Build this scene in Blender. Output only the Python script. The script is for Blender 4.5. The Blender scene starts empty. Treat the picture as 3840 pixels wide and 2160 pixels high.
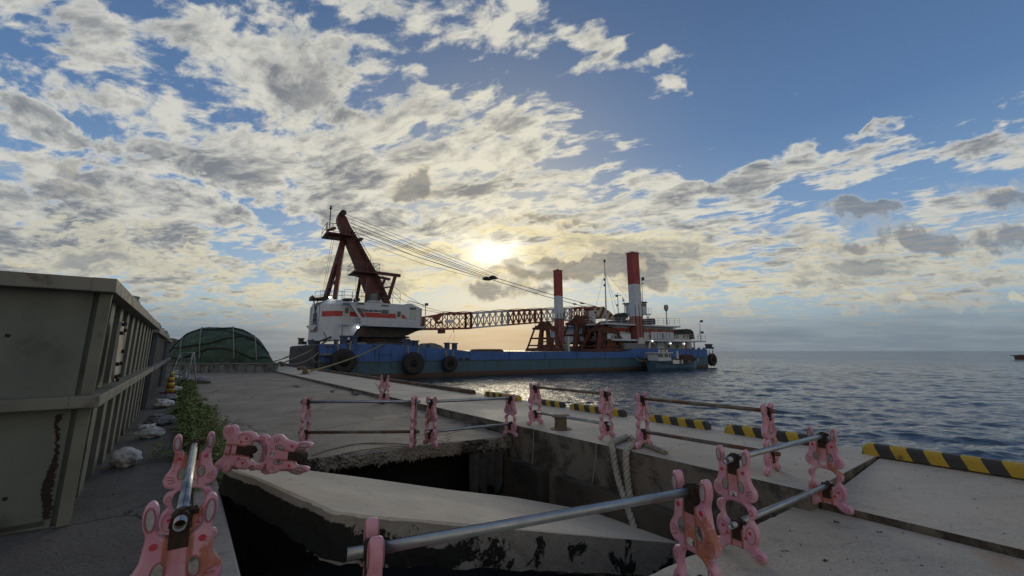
import bpy, math, random
import numpy as np
from mathutils import Vector, Matrix
R = math.radians
random.seed(7); rng = np.random.default_rng(7)
scene = bpy.context.scene
COL = scene.collection
# ---------------------------------------------------------------- camera
PITCH = math.atan(234/1600)
cam_d = bpy.data.cameras.new('camera'); cam = bpy.data.objects.new('camera', cam_d); COL.objects.link(cam)
cam_d.lens = 15.0; cam_d.sensor_width = 36.0; cam_d.clip_start = 0.05; cam_d.clip_end = 20000
EYE = Vector((0, 0, 1.45)); cam.location = EYE; cam.rotation_euler = (math.pi/2 + PITCH, 0, 0)
scene.camera = cam
cP, sP = math.cos(PITCH), math.sin(PITCH)
def ray(px, py):                      # direction through a point of the 3840x2160 photograph
    a = (px-1920)/1600; b = (1080-py)/1600
    return Vector((a, cP-b*sP, sP+b*cP))
def G(px, py, z=0.0):
    d = ray(px, py); t = (z-EYE.z)/d.z
    return EYE + d*t
# ---------------------------------------------------------------- view, sun
scene.view_settings.view_transform = 'Standard'; scene.view_settings.look = 'None'
scene.view_settings.exposure = 0.0; scene.view_settings.gamma = 1.0
SUN = ray(1850, 945).normalized()
sun_d = bpy.data.lights.new('sun', 'SUN'); sun = bpy.data.objects.new('sun', sun_d); COL.objects.link(sun)
sun_d.energy = 0.5; sun_d.angle = R(24); sun_d.color = (1.0, 0.86, 0.62)
sun.rotation_euler = (-SUN).to_track_quat('-Z', 'Y').to_euler()
# ---------------------------------------------------------------- node helper
class NT:
    def __init__(s, tree): s.t = tree; s.n = tree.nodes; s.l = tree.links; s.n.clear()
    def new(s, ty, **k):
        n = s.n.new(ty)
        for a, b in k.items(): setattr(n, a, b)
        return n
    def put(s, sock, v):
        if v is None: return
        if isinstance(v, bpy.types.NodeSocket): s.l.new(v, sock)
        else:
            if sock.type == 'RGBA' and len(v) == 3: v = (*v, 1)
            sock.default_value = v
    def m(s, op, a, b=None, c=None, clamp=False):
        n = s.new('ShaderNodeMath', operation=op, use_clamp=clamp)
        s.put(n.inputs[0], a); s.put(n.inputs[1], b); s.put(n.inputs[2], c); return n.outputs[0]
    def vm(s, op, a, b=None, out=0):
        n = s.new('ShaderNodeVectorMath', operation=op); s.put(n.inputs[0], a)
        if op == 'SCALE': s.put(n.inputs[3], b)
        else: s.put(n.inputs[1], b)
        return n.outputs[out]
    def xyz(s, v): n = s.new('ShaderNodeSeparateXYZ'); s.put(n.inputs[0], v); return n.outputs
    def comb(s, x, y, z):
        n = s.new('ShaderNodeCombineXYZ')
        for i, v in enumerate((x, y, z)): s.put(n.inputs[i], v)
        return n.outputs[0]
    def noise(s, vec, scale, detail=4, rough=.55, dist=0.0, col=False, lac=2.0):
        n = s.new('ShaderNodeTexNoise'); s.put(n.inputs['Vector'], vec)
        n.inputs['Scale'].default_value = scale; n.inputs['Detail'].default_value = detail
        n.inputs['Roughness'].default_value = rough; n.inputs['Distortion'].default_value = dist
        n.inputs['Lacunarity'].default_value = lac
        return n.outputs[1 if col else 0]
    def voro(s, vec, scale, feature='F1'):
        n = s.new('ShaderNodeTexVoronoi', feature=feature); s.put(n.inputs['Vector'], vec); n.inputs['Scale'].default_value = scale
        return n.outputs[0]
    def ss(s, v, a, b):
        n = s.new('ShaderNodeMapRange', interpolation_type='SMOOTHSTEP'); s.put(n.inputs[0], v)
        s.put(n.inputs[1], a); s.put(n.inputs[2], b); return n.outputs[0]
    def lin(s, v, a, b, c=0.0, d=1.0):
        n = s.new('ShaderNodeMapRange'); s.put(n.inputs[0], v)
        for i, q in enumerate((a, b, c, d)): s.put(n.inputs[i+1], q)
        return n.outputs[0]
    def mix(s, f, a, b, mode='MIX'):
        n = s.new('ShaderNodeMix', data_type='RGBA', blend_type=mode)
        s.put(n.inputs[0], f); s.put(n.inputs[6], a); s.put(n.inputs[7], b); return n.outputs[2]
    def ramp(s, v, stops):
        n = s.new('ShaderNodeValToRGB'); s.put(n.inputs[0], v); e = n.color_ramp.elements
        while len(e) < len(stops): e.new(.5)
        for q, (p, c) in zip(e, stops): q.position = p; q.color = (*c, 1)
        return n.outputs[0]
    def mapv(s, v, loc=(0,0,0), rot=(0,0,0), scl=(1,1,1), ty='POINT'):
        n = s.new('ShaderNodeMapping', vector_type=ty); s.put(n.inputs[0], v)
        n.inputs[1].default_value = loc; n.inputs[2].default_value = rot; n.inputs[3].default_value = scl
        return n.outputs[0]
def srgb(r, g, b):
    f = lambda c: (c/255/12.92 if c/255 <= .04045 else ((c/255+.055)/1.055)**2.4)
    return (f(r), f(g), f(b))
# ---------------------------------------------------------------- sky
def build_world():
    w = bpy.data.worlds.new('World'); scene.world = w; w.use_nodes = True
    T = NT(w.node_tree)
    D = T.vm('NORMALIZE', T.new('ShaderNodeTexCoord').outputs['Generated'])
    x, y, z = T.xyz(D)
    zc = T.m('MAXIMUM', z, 0.0)
    yc = T.m('MAXIMUM', y, 0.08)
    ab = T.comb(T.m('DIVIDE', x, yc), T.m('DIVIDE', zc, yc), 0.0)     # slopes of the direction
    def AB(px, py):
        d = ray(px, py); return d.x/d.y, d.z/d.y
    def blobs(lst, vec):
        tot = None; vx, vy, _ = T.xyz(vec)
        for (px, py, rx, ry, wt, rot) in lst:
            a, b = AB(px, py)
            mp = T.mapv(T.comb(vx, vy, tot), (a, b, 0), (0, 0, R(rot)), (rx/1600, ry/1600, 1e6), 'TEXTURE')
            d2 = T.vm('DOT_PRODUCT', mp, mp, out=1)
            g = T.m('MULTIPLY', T.m('EXPONENT', T.m('MULTIPLY', d2, -1.0)), wt)
            tot = g if tot is None else T.m('ADD', tot, g)
        return tot
    k = T.m('DIVIDE', 1.0, T.m('ADD', zc, 0.09))
    P = T.comb(T.m('MULTIPLY', x, k), T.m('MULTIPLY', y, k), 0.0)
    wob = T.vm('SUBTRACT', T.noise(ab, 7, 3, .6, col=True), (.5, .5, .5))
    abw = T.vm('ADD', ab, T.vm('SCALE', wob, .16))
    cover = blobs([(700, 350, 1300, 620, .36, 0), (300, 860, 800, 300, .62, 0), (1500, 80, 900, 150, .20, 0), (1250, 620, 600, 200, .22, 0), (1500, 650, 700, 330, .20, 10),
        (2080, 560, 330, 170, .20, 0), (1300, 260, 600, 190, .10, -12), (150, 450, 380, 120, .12, 0), (500, 640, 700, 80, -.16, -8),
        (2060, 90, 300, 110, .22, 0), (2210, 170, 170, 90, .30, 8), (2520, 200, 250, 70, .75, 14), (2540, 310, 180, 50, .62, 16), (2210, 180, 160, 70, .3, 0),
        (3150, 600, 600, 70, .56, 9), (2750, 700, 420, 75, .45, 10), (3750, 560, 300, 50, .50, 8), (3740, 375, 240, 50, .56, 14), (3450, 440, 220, 30, .5, 16), (3250, 500, 120, 22, .5, 12),
        (3700, 730, 320, 130, .30, 5), (2800, 900, 900, 110, .36, 0), (3300, 1060, 900, 110, .36, 0), (1900, 830, 800, 140, .26, 0),
        (3150, 200, 800, 330, -.95, 0), (2650, 620, 160, 60, -.2, 0), (2720, 540, 300, 120, -.20, 0), (3400, 660, 260, 60, -.14, 8),
        (1020, 835, 220, 80, -.62, -10), (900, 950, 120, 60, -.30, -50), (2560, 1020, 260, 45, -.22, 0), (760, 1130, 380, 120, .05, 0),
        (80, 290, 260, 60, -.25, -8), (420, 470, 220, 60, -.25, -10), (900, 400, 320, 60, -.18, -15), (1750, 270, 320, 80, -.24, -30), (1150, 60, 260, 60, -.18, 0),
        (1650, 760, 260, 40, -.20, 0), (1300, 500, 260, 45, -.16, -25), (2300, 330, 160, 260, -.18, 0)], abw)
    Pr = T.mapv(P, rot=(0, 0, R(32)), scl=(1.0, 1.0, 1))
    warp = T.vm('SCALE', T.vm('SUBTRACT', T.noise(Pr, 1.6, 3, .5, col=True), (.5, .5, .5)), .30)
    Pw = T.vm('ADD', Pr, warp)
    def fb(off):
        v = T.vm('ADD', Pw, off) if off else Pw
        a = T.noise(T.mapv(v, scl=(1.0, 1.5, 1)), 3.3, 9, .57)
        b = T.noise(T.mapv(v, (3, 7, 0), scl=(1.0, 1.7, 1)), 10.0, 7, .64)
        return T.m('ADD', T.m('MULTIPLY', a, .70), T.m('MULTIPLY', b, .30))
    sd = (SUN.x/(SUN.z+.09)*.02, SUN.y/(SUN.z+.09)*.02, 0)
    n0 = fb(None); n1 = fb((sd[0]*.9, sd[1]*.9, 0))
    base = T.m('ADD', cover, -.52)
    d0 = T.m('ADD', T.m('MULTIPLY', T.m('SUBTRACT', n0, .5), 3.3), T.m('ADD', base, .35))
    alpha = T.ss(d0, -.05, .27)
    thick = T.ss(d0, .20, .95)
    rim = T.lin(T.m('SUBTRACT', n0, n1), -.05, .07)
    # sun distance
    cs = T.vm('DOT_PRODUCT', D, tuple(SUN), out=1)
    ang = T.m('ARCCOSINE', T.m('MINIMUM', cs, .99999))
    g1 = T.m('EXPONENT', T.m('MULTIPLY', ang, -2.3))
    g2 = T.m('EXPONENT', T.m('MULTIPLY', T.m('MULTIPLY', ang, ang), -11.0))
    g3 = T.m('EXPONENT', T.m('MULTIPLY', T.m('MULTIPLY', ang, ang), -190.0))
    # clear sky: physical sky tempered to the evening blue
    nish = T.new('ShaderNodeTexSky', sky_type='NISHITA'); nish.sun_disc = False
    nish.sun_elevation = math.asin(SUN.z); nish.sun_rotation = math.atan2(SUN.x, SUN.y); nish.dust_density = 1.5
    ph = T.vm('SCALE', nish.outputs[0], .10)
    blue = T.ramp(zc, [(0, srgb(150, 166, 176)), (.10, srgb(158, 184, 200)), (.24, srgb(122, 156, 194)), (.42, srgb(88, 123, 168)), (.62, srgb(74, 104, 146)), (1, srgb(50, 76, 120))])
    clear = T.mix(.08, blue, ph)
    clear = T.mix(T.m('MULTIPLY', g2, .38, clamp=True), clear, srgb(236, 220, 170))
    # cloud colour: thin edges let the light through, thick bodies are grey
    far = T.ss(zc, .30, .04)
    lit = T.mix(T.m('MULTIPLY', g1, 1.25, clamp=True), srgb(198, 200, 198), srgb(242, 234, 208))
    lit = T.mix(far, lit, T.mix(T.m('MULTIPLY', g1, 1.5, clamp=True), srgb(172, 175, 172), srgb(244, 224, 172)))
    shade = T.mix(T.m('MULTIPLY', g1, 1.1, clamp=True), srgb(118, 125, 135), srgb(146, 143, 138))
    # bodies of the clouds: slow mottling plus fine billows, brighter on the side towards the sun
    q1 = T.noise(T.mapv(Pw, (5, 2, 0), scl=(1.0, 1.8, 1)), 1.9, 5, .55); q2 = T.noise(T.mapv(Pw, (9, 4, 0), scl=(1.3, 2.2, 1)), 6.0, 8, .64)
    body = T.ss(T.m('ADD', T.m('MULTIPLY', T.m('SUBTRACT', q1, .5), 2.2), T.m('MULTIPLY', T.m('SUBTRACT', q2, .5), 1.9)), -.50, .42)
    tt = T.m('ADD', T.m('MULTIPLY', thick, .38), T.m('MULTIPLY', T.m('MULTIPLY', body, T.ss(d0, .05, .40)), .98))
    tt = T.m('SUBTRACT', tt, T.m('MULTIPLY', rim, .34), clamp=True)
    cloud = T.mix(tt, lit, shade)
    col = T.mix(T.m('MULTIPLY', alpha, .96), clear, cloud)
    # long flat layer clouds low over the sea, grey underneath with bright gaps
    sv = T.vm('ADD', T.mapv(ab, scl=(1.0, 3.9, 1)), T.vm('SCALE', wob, .22))
    s1 = T.noise(sv, 4.2, 10, .66); s2 = T.noise(T.vm('ADD', sv, (0, .09, 0)), 4.2, 5, .60)
    reg = blobs([(2050, 930, 800, 170, .95, 0), (3050, 1040, 900, 170, .95, 0), (3800, 960, 500, 190, .5, 0), (450, 940, 700, 260, .98, 0), (1280, 1080, 500, 130, .7, 0), (1850, 945, 150, 60, -.5, 0), (1000, 860, 260, 60, -.4, -8), (2560, 1010, 200, 40, -.25, 0), (900, 1000, 130, 70, -.25, -40)], ab)
    sdn = T.m('ADD', T.m('MULTIPLY', T.m('SUBTRACT', s1, .5), 3.0), T.m('SUBTRACT', reg, .80))
    sa = T.ss(sdn, -.02, .22); st = T.m('SUBTRACT', T.ss(sdn, .02, .55), T.m('MULTIPLY', T.lin(T.m('SUBTRACT', s1, s2), -.08, .10), .30), clamp=True)
    scol = T.mix(st, T.mix(T.m('MULTIPLY', g1, 1.5, clamp=True), srgb(182, 185, 180), srgb(248, 232, 184)), T.mix(g1, srgb(120, 128, 138), srgb(150, 144, 134)))
    col = T.mix(T.m('MULTIPLY', sa, .88), col, scol)
    # horizon veil
    veil = T.mix(T.ss(g1, .22, .78), srgb(118, 130, 141), srgb(226, 192, 142))
    stre = T.noise(T.mapv(ab, scl=(3.0, 34.0, 1)), 1.2, 5, .55)
    vf = T.m('MULTIPLY', T.ss(zc, .13, .01), T.lin(stre, .25, .7, .55, 1.2), clamp=True)
    col = T.mix(T.m('MULTIPLY', vf, .92), col, veil)
    # low dark cumulus
    low = blobs([(1540, 720, 95, 62, 1.1, 0), (1575, 665, 50, 40, .8, 0), (2200, 985, 300, 42, .95, 2), (2330, 1010, 190, 50, .8, 0), (1990, 1010, 150, 34, .7, 0),
        (1800, 1100, 110, 52, .9, 0), (2010, 1080, 170, 40, .7, 0), (2440, 1065, 95, 50, .9, 0), (3190, 785, 130, 40, 1.1, 0), (3330, 775, 90, 32, .7, 0), (3480, 905, 190, 62, 1.0, -8),
        (3180, 920, 120, 48, .75, 0), (3760, 740, 170, 70, .95, 0), (3790, 900, 160, 70, .8, 0), (2050, 830, 330, 26, .7, -3), (3500, 1120, 500, 60, .55, 0), (2900, 870, 280, 26, .5, 5),
        (300, 720, 300, 60, .45, -8), (1000, 450, 240, 50, .40, -8), (120, 620, 300, 60, .4, 0), (1450, 470, 160, 40, .35, -10), (600, 1120, 200, 22, .5, 0)], T.vm('ADD', ab, T.vm('SCALE', T.vm('SUBTRACT', T.noise(ab, 11, 5, .6, col=True), (.5, .5, .5)), .10)))
    ln = T.noise(ab, 16, 8, .62)
    ld = T.m('ADD', low, T.m('MULTIPLY', T.m('SUBTRACT', ln, .5), 1.5))
    la = T.ss(ld, .22, .88)
    lt = T.m('MULTIPLY', T.ss(ld, .34, .80), T.lin(q2, .3, .7, 1.0, .72))
    lcol = T.mix(lt, T.mix(g1, srgb(206, 200, 182), srgb(255, 232, 176)), T.mix(g2, srgb(112, 118, 128), srgb(112, 112, 114)))
    col = T.mix(T.m('MULTIPLY', la, .80), col, lcol)
    # small bright cumulus heads
    hi = blobs([(2440, 1000, 60, 32, .8, 0), (3060, 935, 70, 45, .75, 0), (3430, 1075, 55, 24, .9, 0), (3820, 1130, 60, 26, .8, 0), (3150, 1080, 60, 14, .6, 0), (60, 985, 75, 26, .9, 0), (1720, 960, 90, 22, .4, 0)], abw)
    ha = T.ss(T.m('ADD', hi, T.m('MULTIPLY', T.m('SUBTRACT', ln, .5), 1.6)), .38, .7)
    col = T.mix(T.m('MULTIPLY', ha, .42), col, T.mix(g1, srgb(214, 204, 176), srgb(255, 226, 168)))
    # sun behind the thin cloud
    sunb = blobs([(1850, 945, 86, 40, 1.35, 6), (1985, 1000, 60, 14, .5, -6), (2060, 1062, 60, 12, .4, 0), (1700, 905, 90, 20, .25, 0)], T.vm('ADD', ab, T.vm('SCALE', T.vm('SUBTRACT', T.noise(ab, 22, 5, .6, col=True), (.5, .5, .5)), .05)))
    col = T.mix(1.0, col, T.vm('SCALE', T.comb(1.0, .80, .46), T.m('MULTIPLY', g3, .07)), 'ADD')
    col = T.mix(1.0, col, T.vm('SCALE', T.comb(1.0, .91, .72), T.m('MULTIPLY', sunb, .85)), 'ADD')
    # unseen sky behind the camera, warmed and brightened to lift the foreground
    back = T.ss(y, .10, -.15)
    col = T.mix(back, col, T.mix(T.ss(zc, 0, .75), srgb(206, 192, 166), srgb(132, 142, 160)))
    col = T.mix(T.ss(z, 0.0, -.02), col, T.mix(g1, srgb(110, 118, 124), srgb(160, 150, 130)))
    bg = T.new('ShaderNodeBackground'); T.put(bg.inputs[0], T.vm('SCALE', col, 10.0)); bg.inputs[1].default_value = 0.10
    T.l.new(bg.outputs[0], T.new('ShaderNodeOutputWorld').inputs[0])
    w.cycles.sampling_method = 'MANUAL'; w.cycles.sample_map_resolution = 512
build_world()
# ---------------------------------------------------------------- materials
MATS = {}
def mat(name, c1, c2=None, scale=3.0, rough=.6, metal=0.0, bump=.0, bscale=None, stain=None, sscale=1.2, sthr=(.52, .62), samt=.8, drip=False, spec=.5, emit=None, coord='Object', rvar=.15, detail=6):
    if name in MATS: return MATS[name]
    m = bpy.data.materials.new(name); m.use_nodes = True; T = NT(m.node_tree)
    b = T.new('ShaderNodeBsdfPrincipled'); T.l.new(b.outputs[0], T.new('ShaderNodeOutputMaterial').inputs[0])
    O = T.new('ShaderNodeTexCoord').outputs[coord]
    oi = T.new('ShaderNodeObjectInfo').outputs['Random']
    O = T.vm('ADD', O, T.vm('SCALE', T.comb(7.3, 3.1, 5.7), oi))
    c2 = c2 or tuple(v*.8 for v in c1)
    n = T.noise(O, scale, detail, .6)
    col = T.mix(T.ss(n, .3, .7), c1, c2)
    if stain:
        Os = T.mapv(O, scl=(1, 1, .12)) if drip else O
        sm = T.ss(T.noise(Os, sscale, 8, .62), *sthr)
        col = T.mix(T.m('MULTIPLY', sm, samt), col, stain)
    T.put(b.inputs['Base Color'], col)
    T.put(b.inputs['Roughness'], T.lin(T.noise(O, scale*2.3, 4), .3, .7, max(rough-rvar, .02), min(rough+rvar, 1)))
    b.inputs['Metallic'].default_value = metal; b.inputs['Specular IOR Level'].default_value = spec
    if bump:
        bn = T.new('ShaderNodeBump'); bn.inputs['Strength'].default_value = 1.0; bn.inputs['Distance'].default_value = bump
        T.put(bn.inputs['Height'], T.noise(O, bscale or scale*4, 8, .65)); T.l.new(bn.outputs[0], b.inputs['Normal'])
    if emit: T.put(b.inputs['Emission Color'], emit[0]); b.inputs['Emission Strength'].default_value = emit[1]
    MATS[name] = m; m['T'] = 1
    return m
def concrete(name, ca, cb, stain, spots=.5, crack=True, grit=.004, rust=None, gravel=0):
    """weathered concrete: broad blotches, trowel streaks, aggregate, hairline cracks, pits"""
    m = bpy.data.materials.new(name); m.use_nodes = True; T = NT(m.node_tree)
    b = T.new('ShaderNodeBsdfPrincipled'); T.l.new(b.outputs[0], T.new('ShaderNodeOutputMaterial').inputs[0])
    O = T.new('ShaderNodeTexCoord').outputs['Object']
    n1 = T.noise(O, .55, 7, .6, .4); n2 = T.noise(T.mapv(O, rot=(0, 0, R(38)), scl=(.45, 2.6, 1)), 1.3, 7, .62); n3 = T.noise(O, 42, 4, .7); n4 = T.noise(O, 6, 6, .65)
    col = T.mix(T.ss(n1, .35, .68), ca, cb)
    col = T.mix(T.m('MULTIPLY', T.ss(n2, .48, .72), .55), col, stain)
    col = T.mix(T.m('MULTIPLY', T.ss(n4, .56, .70), .45), col, tuple(v*.55 for v in stain))
    col = T.mix(T.lin(n3, .35, .65, 0, .45), col, tuple(v*1.35 for v in ca))
    if gravel:
        col = T.mix(T.m('MULTIPLY', T.ss(T.noise(O, 62, 3, .7), .58, .66), gravel), col, (.22, .21, .20)); col = T.mix(T.m('MULTIPLY', T.ss(T.noise(O, 48, 3, .7), .45, .36), gravel), col, (.02, .02, .02))
    v = T.voro(O, 26); gr = T.m('MULTIPLY', T.ss(v, .30, .10), T.ss(n4, .42, .62))
    col = T.mix(T.m('MULTIPLY', gr, spots), col, tuple(v_*.35 for v_ in cb))
    if rust: col = T.mix(T.m('MULTIPLY', T.ss(T.noise(O, .9, 5, .6), .60, .72), .5), col, rust)
    h = T.m('ADD', T.m('MULTIPLY', n3, .5), T.m('MULTIPLY', n4, 2.0))
    if crack:
        w = T.vm('ADD', O, T.vm('SCALE', T.noise(O, 1.5, 5, .6, col=True), .7))
        c = T.ss(T.voro(w, .42, 'DISTANCE_TO_EDGE'), .012, .0)
        col = T.mix(T.m('MULTIPLY', c, .75), col, tuple(v_*.2 for v_ in cb)); h = T.m('SUBTRACT', h, T.m('MULTIPLY', c, 2))
    T.put(b.inputs['Base Color'], col); b.inputs['Specular IOR Level'].default_value = .35
    T.put(b.inputs['Roughness'], T.lin(n1, .3, .7, .62, .92))
    bn = T.new('ShaderNodeBump'); bn.inputs['Distance'].default_value = grit; T.put(bn.inputs['Height'], h); T.l.new(bn.outputs[0], b.inputs['Normal'])
    return m
M_apron = concrete('apron_concrete', (0.464, 0.412, 0.331), (0.383, 0.342, 0.278), (0.278, 0.249, 0.209), .5, False, .005, (.34, .20, .11), .22)
M_yard = concrete('yard_concrete', (0.267, 0.226, 0.174), (0.197, 0.168, 0.133), (0.128, 0.110, 0.093), .7, True, .006, (.17, .10, .055), .3)
M_low = concrete('lower_concrete', (0.406, 0.360, 0.290), (0.313, 0.278, 0.226), (0.209, 0.191, 0.162), .6, False, .005, (.32, .20, .11), .30)
M_slab = concrete('slab_concrete', (0.475, 0.416, 0.324), (0.410, 0.356, 0.281), (0.346, 0.248, 0.167), .3, False)
M_asph = concrete('asphalt', (0.099, 0.093, 0.087), (0.070, 0.067, 0.065), (0.052, 0.050, 0.046), .6, True, .012, gravel=.75)
M_curb = concrete('curb_concrete', (.30, .28, .25), (.22, .21, .19), (.13, .13, .11), .6, False)
def side_mat(name, light, dark, lo, hi, vscale=1.0):
    m = bpy.data.materials.new(name); m.use_nodes = True; T = NT(m.node_tree)
    b = T.new('ShaderNodeBsdfPrincipled'); T.l.new(b.outputs[0], T.new('ShaderNodeOutputMaterial').inputs[0])
    O = T.new('ShaderNodeTexCoord').outputs['Object']
    n = T.noise(T.mapv(O, scl=(1, 1, vscale)), 1.7, 10, .68, .6); n2 = T.noise(O, 18, 6, .7)
    f = T.ss(T.m('ADD', n, T.m('MULTIPLY', T.m('SUBTRACT', n2, .5), .22)), lo, hi)
    col = T.mix(f, T.mix(T.noise(O, 7, 4), light, tuple(v*.7 for v in light)), dark)
    T.put(b.inputs['Base Color'], col); b.inputs['Roughness'].default_value = .85
    bn = T.new('ShaderNodeBump'); bn.inputs['Distance'].default_value = .02; T.put(bn.inputs['Height'], T.m('ADD', n2, T.m('MULTIPLY', f, -1.0))); T.l.new(bn.outputs[0], b.inputs['Normal'])
    return m
M_side = side_mat('mossy_slab_side', (.28, .265, .235), (.012, .013, .012), .50, .56)
M_wall = side_mat('quay_wall', (.20, .175, .14), (.055, .045, .033), .45, .62, 1.0)
M_rub = side_mat('broken_aggregate_edge', (.30, .28, .245), (.03, .027, .024), .44, .60)
M_pitshade = mat('pit_shade_mud', (.012, .011, .010), (.006, .006, .006), 2, .9, bump=.05)  # mud taken near black: the pit's shade is put into its colour
M_black = mat('black_rubber', (.018, .018, .019), (.03, .028, .026), 6, .8, bump=.01)
M_pink = None
# ---------------------------------------------------------------- mesh builder
class MB:
    def __init__(s, off=(0, 0, 0)): s.v = []; s.f = []; s.o = Vector(off); s.mi = []
    def add(s, vs, fs, mi=0):
        k = len(s.v); s.v += [Vector(p)-s.o for p in vs]; s.f += [tuple(i+k for i in f) for f in fs]; s.mi += [mi]*len(fs)
    def box(s, x0, x1, y0, y1, z0, z1, mi=0):
        s.add([(x, y, z) for z in (z0, z1) for y in (y0, y1) for x in (x0, x1)], [(0, 2, 3, 1), (4, 5, 7, 6), (0, 1, 5, 4), (2, 6, 7, 3), (0, 4, 6, 2), (1, 3, 7, 5)], mi)
    def hexa(s, b, t, mi=0):
        n = len(b); s.add(list(b)+list(t), [tuple(reversed(range(n))), tuple(range(n, 2*n))]+[(i, (i+1) % n, (i+1) % n+n, i+n) for i in range(n)], mi)
    def prism(s, poly, v0, v1, mi=0):                 # poly in (x,z), extruded along y
        s.hexa([(x, v0, z) for x, z in poly], [(x, v1, z) for x, z in poly], mi)
    def beam(s, p, q, w, h=None, mi=0):
        p, q = Vector(p), Vector(q); h = h or w; d = (q-p)
        if d.length < 1e-6: return
        d.normalize(); a = d.cross(Vector((0, 0, 1)))
        if a.length < .01: a = Vector((1, 0, 0))
        a.normalize(); b = a.cross(d).normalized(); a *= w/2; b *= h/2
        s.hexa([p-a-b, p+a-b, p+a+b, p-a+b], [q-a-b, q+a-b, q+a+b, q-a+b], mi)
    def tube(s, pts, r, n=6, mi=0, cap=True, closed=False):
        pts = [Vector(p) for p in pts]; m = len(pts); base = len(s.v); last = None
        rs = r if isinstance(r, (list, tuple)) else [r]*m
        ring = []
        for i, p in enumerate(pts):
            d = (pts[min(i+1, m-1)]-pts[max(i-1, 0)]) if not closed else (pts[(i+1) % m]-pts[i-1])
            d.normalize()
            if last is None:
                a = d.cross(Vector((0, 0, 1)));  a = a if a.length > .05 else d.cross(Vector((1, 0, 0)))
            else: a = last-d*last.dot(d)
            a.normalize(); last = a; b = d.cross(a)
            ring += [p+(a*math.cos(t)+b*math.sin(t))*rs[i] for t in [2*math.pi*j/n for j in range(n)]]
        fs = []
        for i in range(m-1+(1 if closed else 0)):
            for j in range(n): fs.append((i*n+j, i*n+(j+1) % n, ((i+1) % m)*n+(j+1) % n, ((i+1) % m)*n+j))
        if cap and not closed: fs += [tuple(reversed(range(n))), tuple(range((m-1)*n, m*n))]
        s.add(ring, fs, mi)
    def lathe(s, prof, c=(0, 0, 0), n=20, axis='z', mi=0):    # prof: (radius, height)
        c = Vector(c); vs = []; m = len(prof)
        for r, h in prof:
            for j in range(n):
                t = 2*math.pi*j/n; a, b = r*math.cos(t), r*math.sin(t)
                vs.append(c+Vector({'z': (a, b, h), 'y': (a, h, b), 'x': (h, a, b)}[axis]))
        fs = [(i*n+j, i*n+(j+1) % n, (i+1)*n+(j+1) % n, (i+1)*n+j) for i in range(m-1) for j in range(n)]
        if prof[0][0] > 1e-6: fs.append(tuple(reversed(range(n))))
        if prof[-1][0] > 1e-6: fs.append(tuple(range((m-1)*n, m*n)))
        s.add(vs, fs, mi)
    def build(s, name, m, parent=None, smooth=False, bevel=0, loc=None, xf=None):
        me = bpy.data.meshes.new(name)
        me.from_pydata([tuple(p) for p in s.v], [], s.f)
        for q in (m if isinstance(m, (list, tuple)) else [m]): me.materials.append(q)
        me.polygons.foreach_set('material_index', s.mi)
        import bmesh
        bm = bmesh.new(); bm.from_mesh(me)
        bmesh.ops.recalc_face_normals(bm, faces=bm.faces)
        if bevel: bmesh.ops.bevel(bm, geom=list(bm.edges), offset=bevel, segments=2, profile=.6, affect='EDGES', clamp_overlap=True)
        bm.to_mesh(me); bm.free()
        if smooth: me.polygons.foreach_set('use_smooth', [True]*len(me.polygons))
        o = bpy.data.objects.new(name, me); COL.objects.link(o)
        if parent: o.parent = parent
        if loc: o.location = loc
        return o
def tag(o, label=None, cat=None, group=None, kind=None):
    for k, v in (('label', label), ('category', cat), ('group', group), ('kind', kind)):
        if v: o[k] = v
    return o
def thing(name, label, cat, loc=(0, 0, 0), rot=(0, 0, 0), group=None):
    o = bpy.data.objects.new(name, None); COL.objects.link(o); o.location = loc; o.rotation_euler = rot; o.empty_display_size = .3
    return tag(o, label, cat, group)
def copy_tree(o, parent=None):
    c = o.copy(); COL.objects.link(c); c.parent = parent
    for ch in list(o.children): copy_tree(ch, c)
    return c
def reorigin(o, p):        # move a mesh object's origin to p keeping it in place
    p = Vector(p); o.data.transform(Matrix.Translation(-p)); o.location = p; return o
def text_mesh(s, size, m, name='lettering', parent=None, depth=.01, mtx=None, bold=0.0, sx=1.0):
    cu = bpy.data.curves.new('t', 'FONT'); cu.body = s; cu.size = size; cu.extrude = depth; cu.offset = bold; cu.align_x = 'CENTER'; cu.align_y = 'CENTER'; cu.resolution_u = 2
    t = bpy.data.objects.new('t', cu); COL.objects.link(t)
    dg = bpy.context.evaluated_depsgraph_get(); me = bpy.data.meshes.new_from_object(t.evaluated_get(dg))
    bpy.data.objects.remove(t); bpy.data.curves.remove(cu)
    me.materials.clear(); me.materials.append(m)
    me.transform(Matrix.Diagonal((sx, 1, 1, 1)))
    if mtx is not None: me.transform(mtx)
    o = bpy.data.objects.new(name, me); COL.objects.link(o)
    if parent: o.parent = parent
    return o
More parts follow.
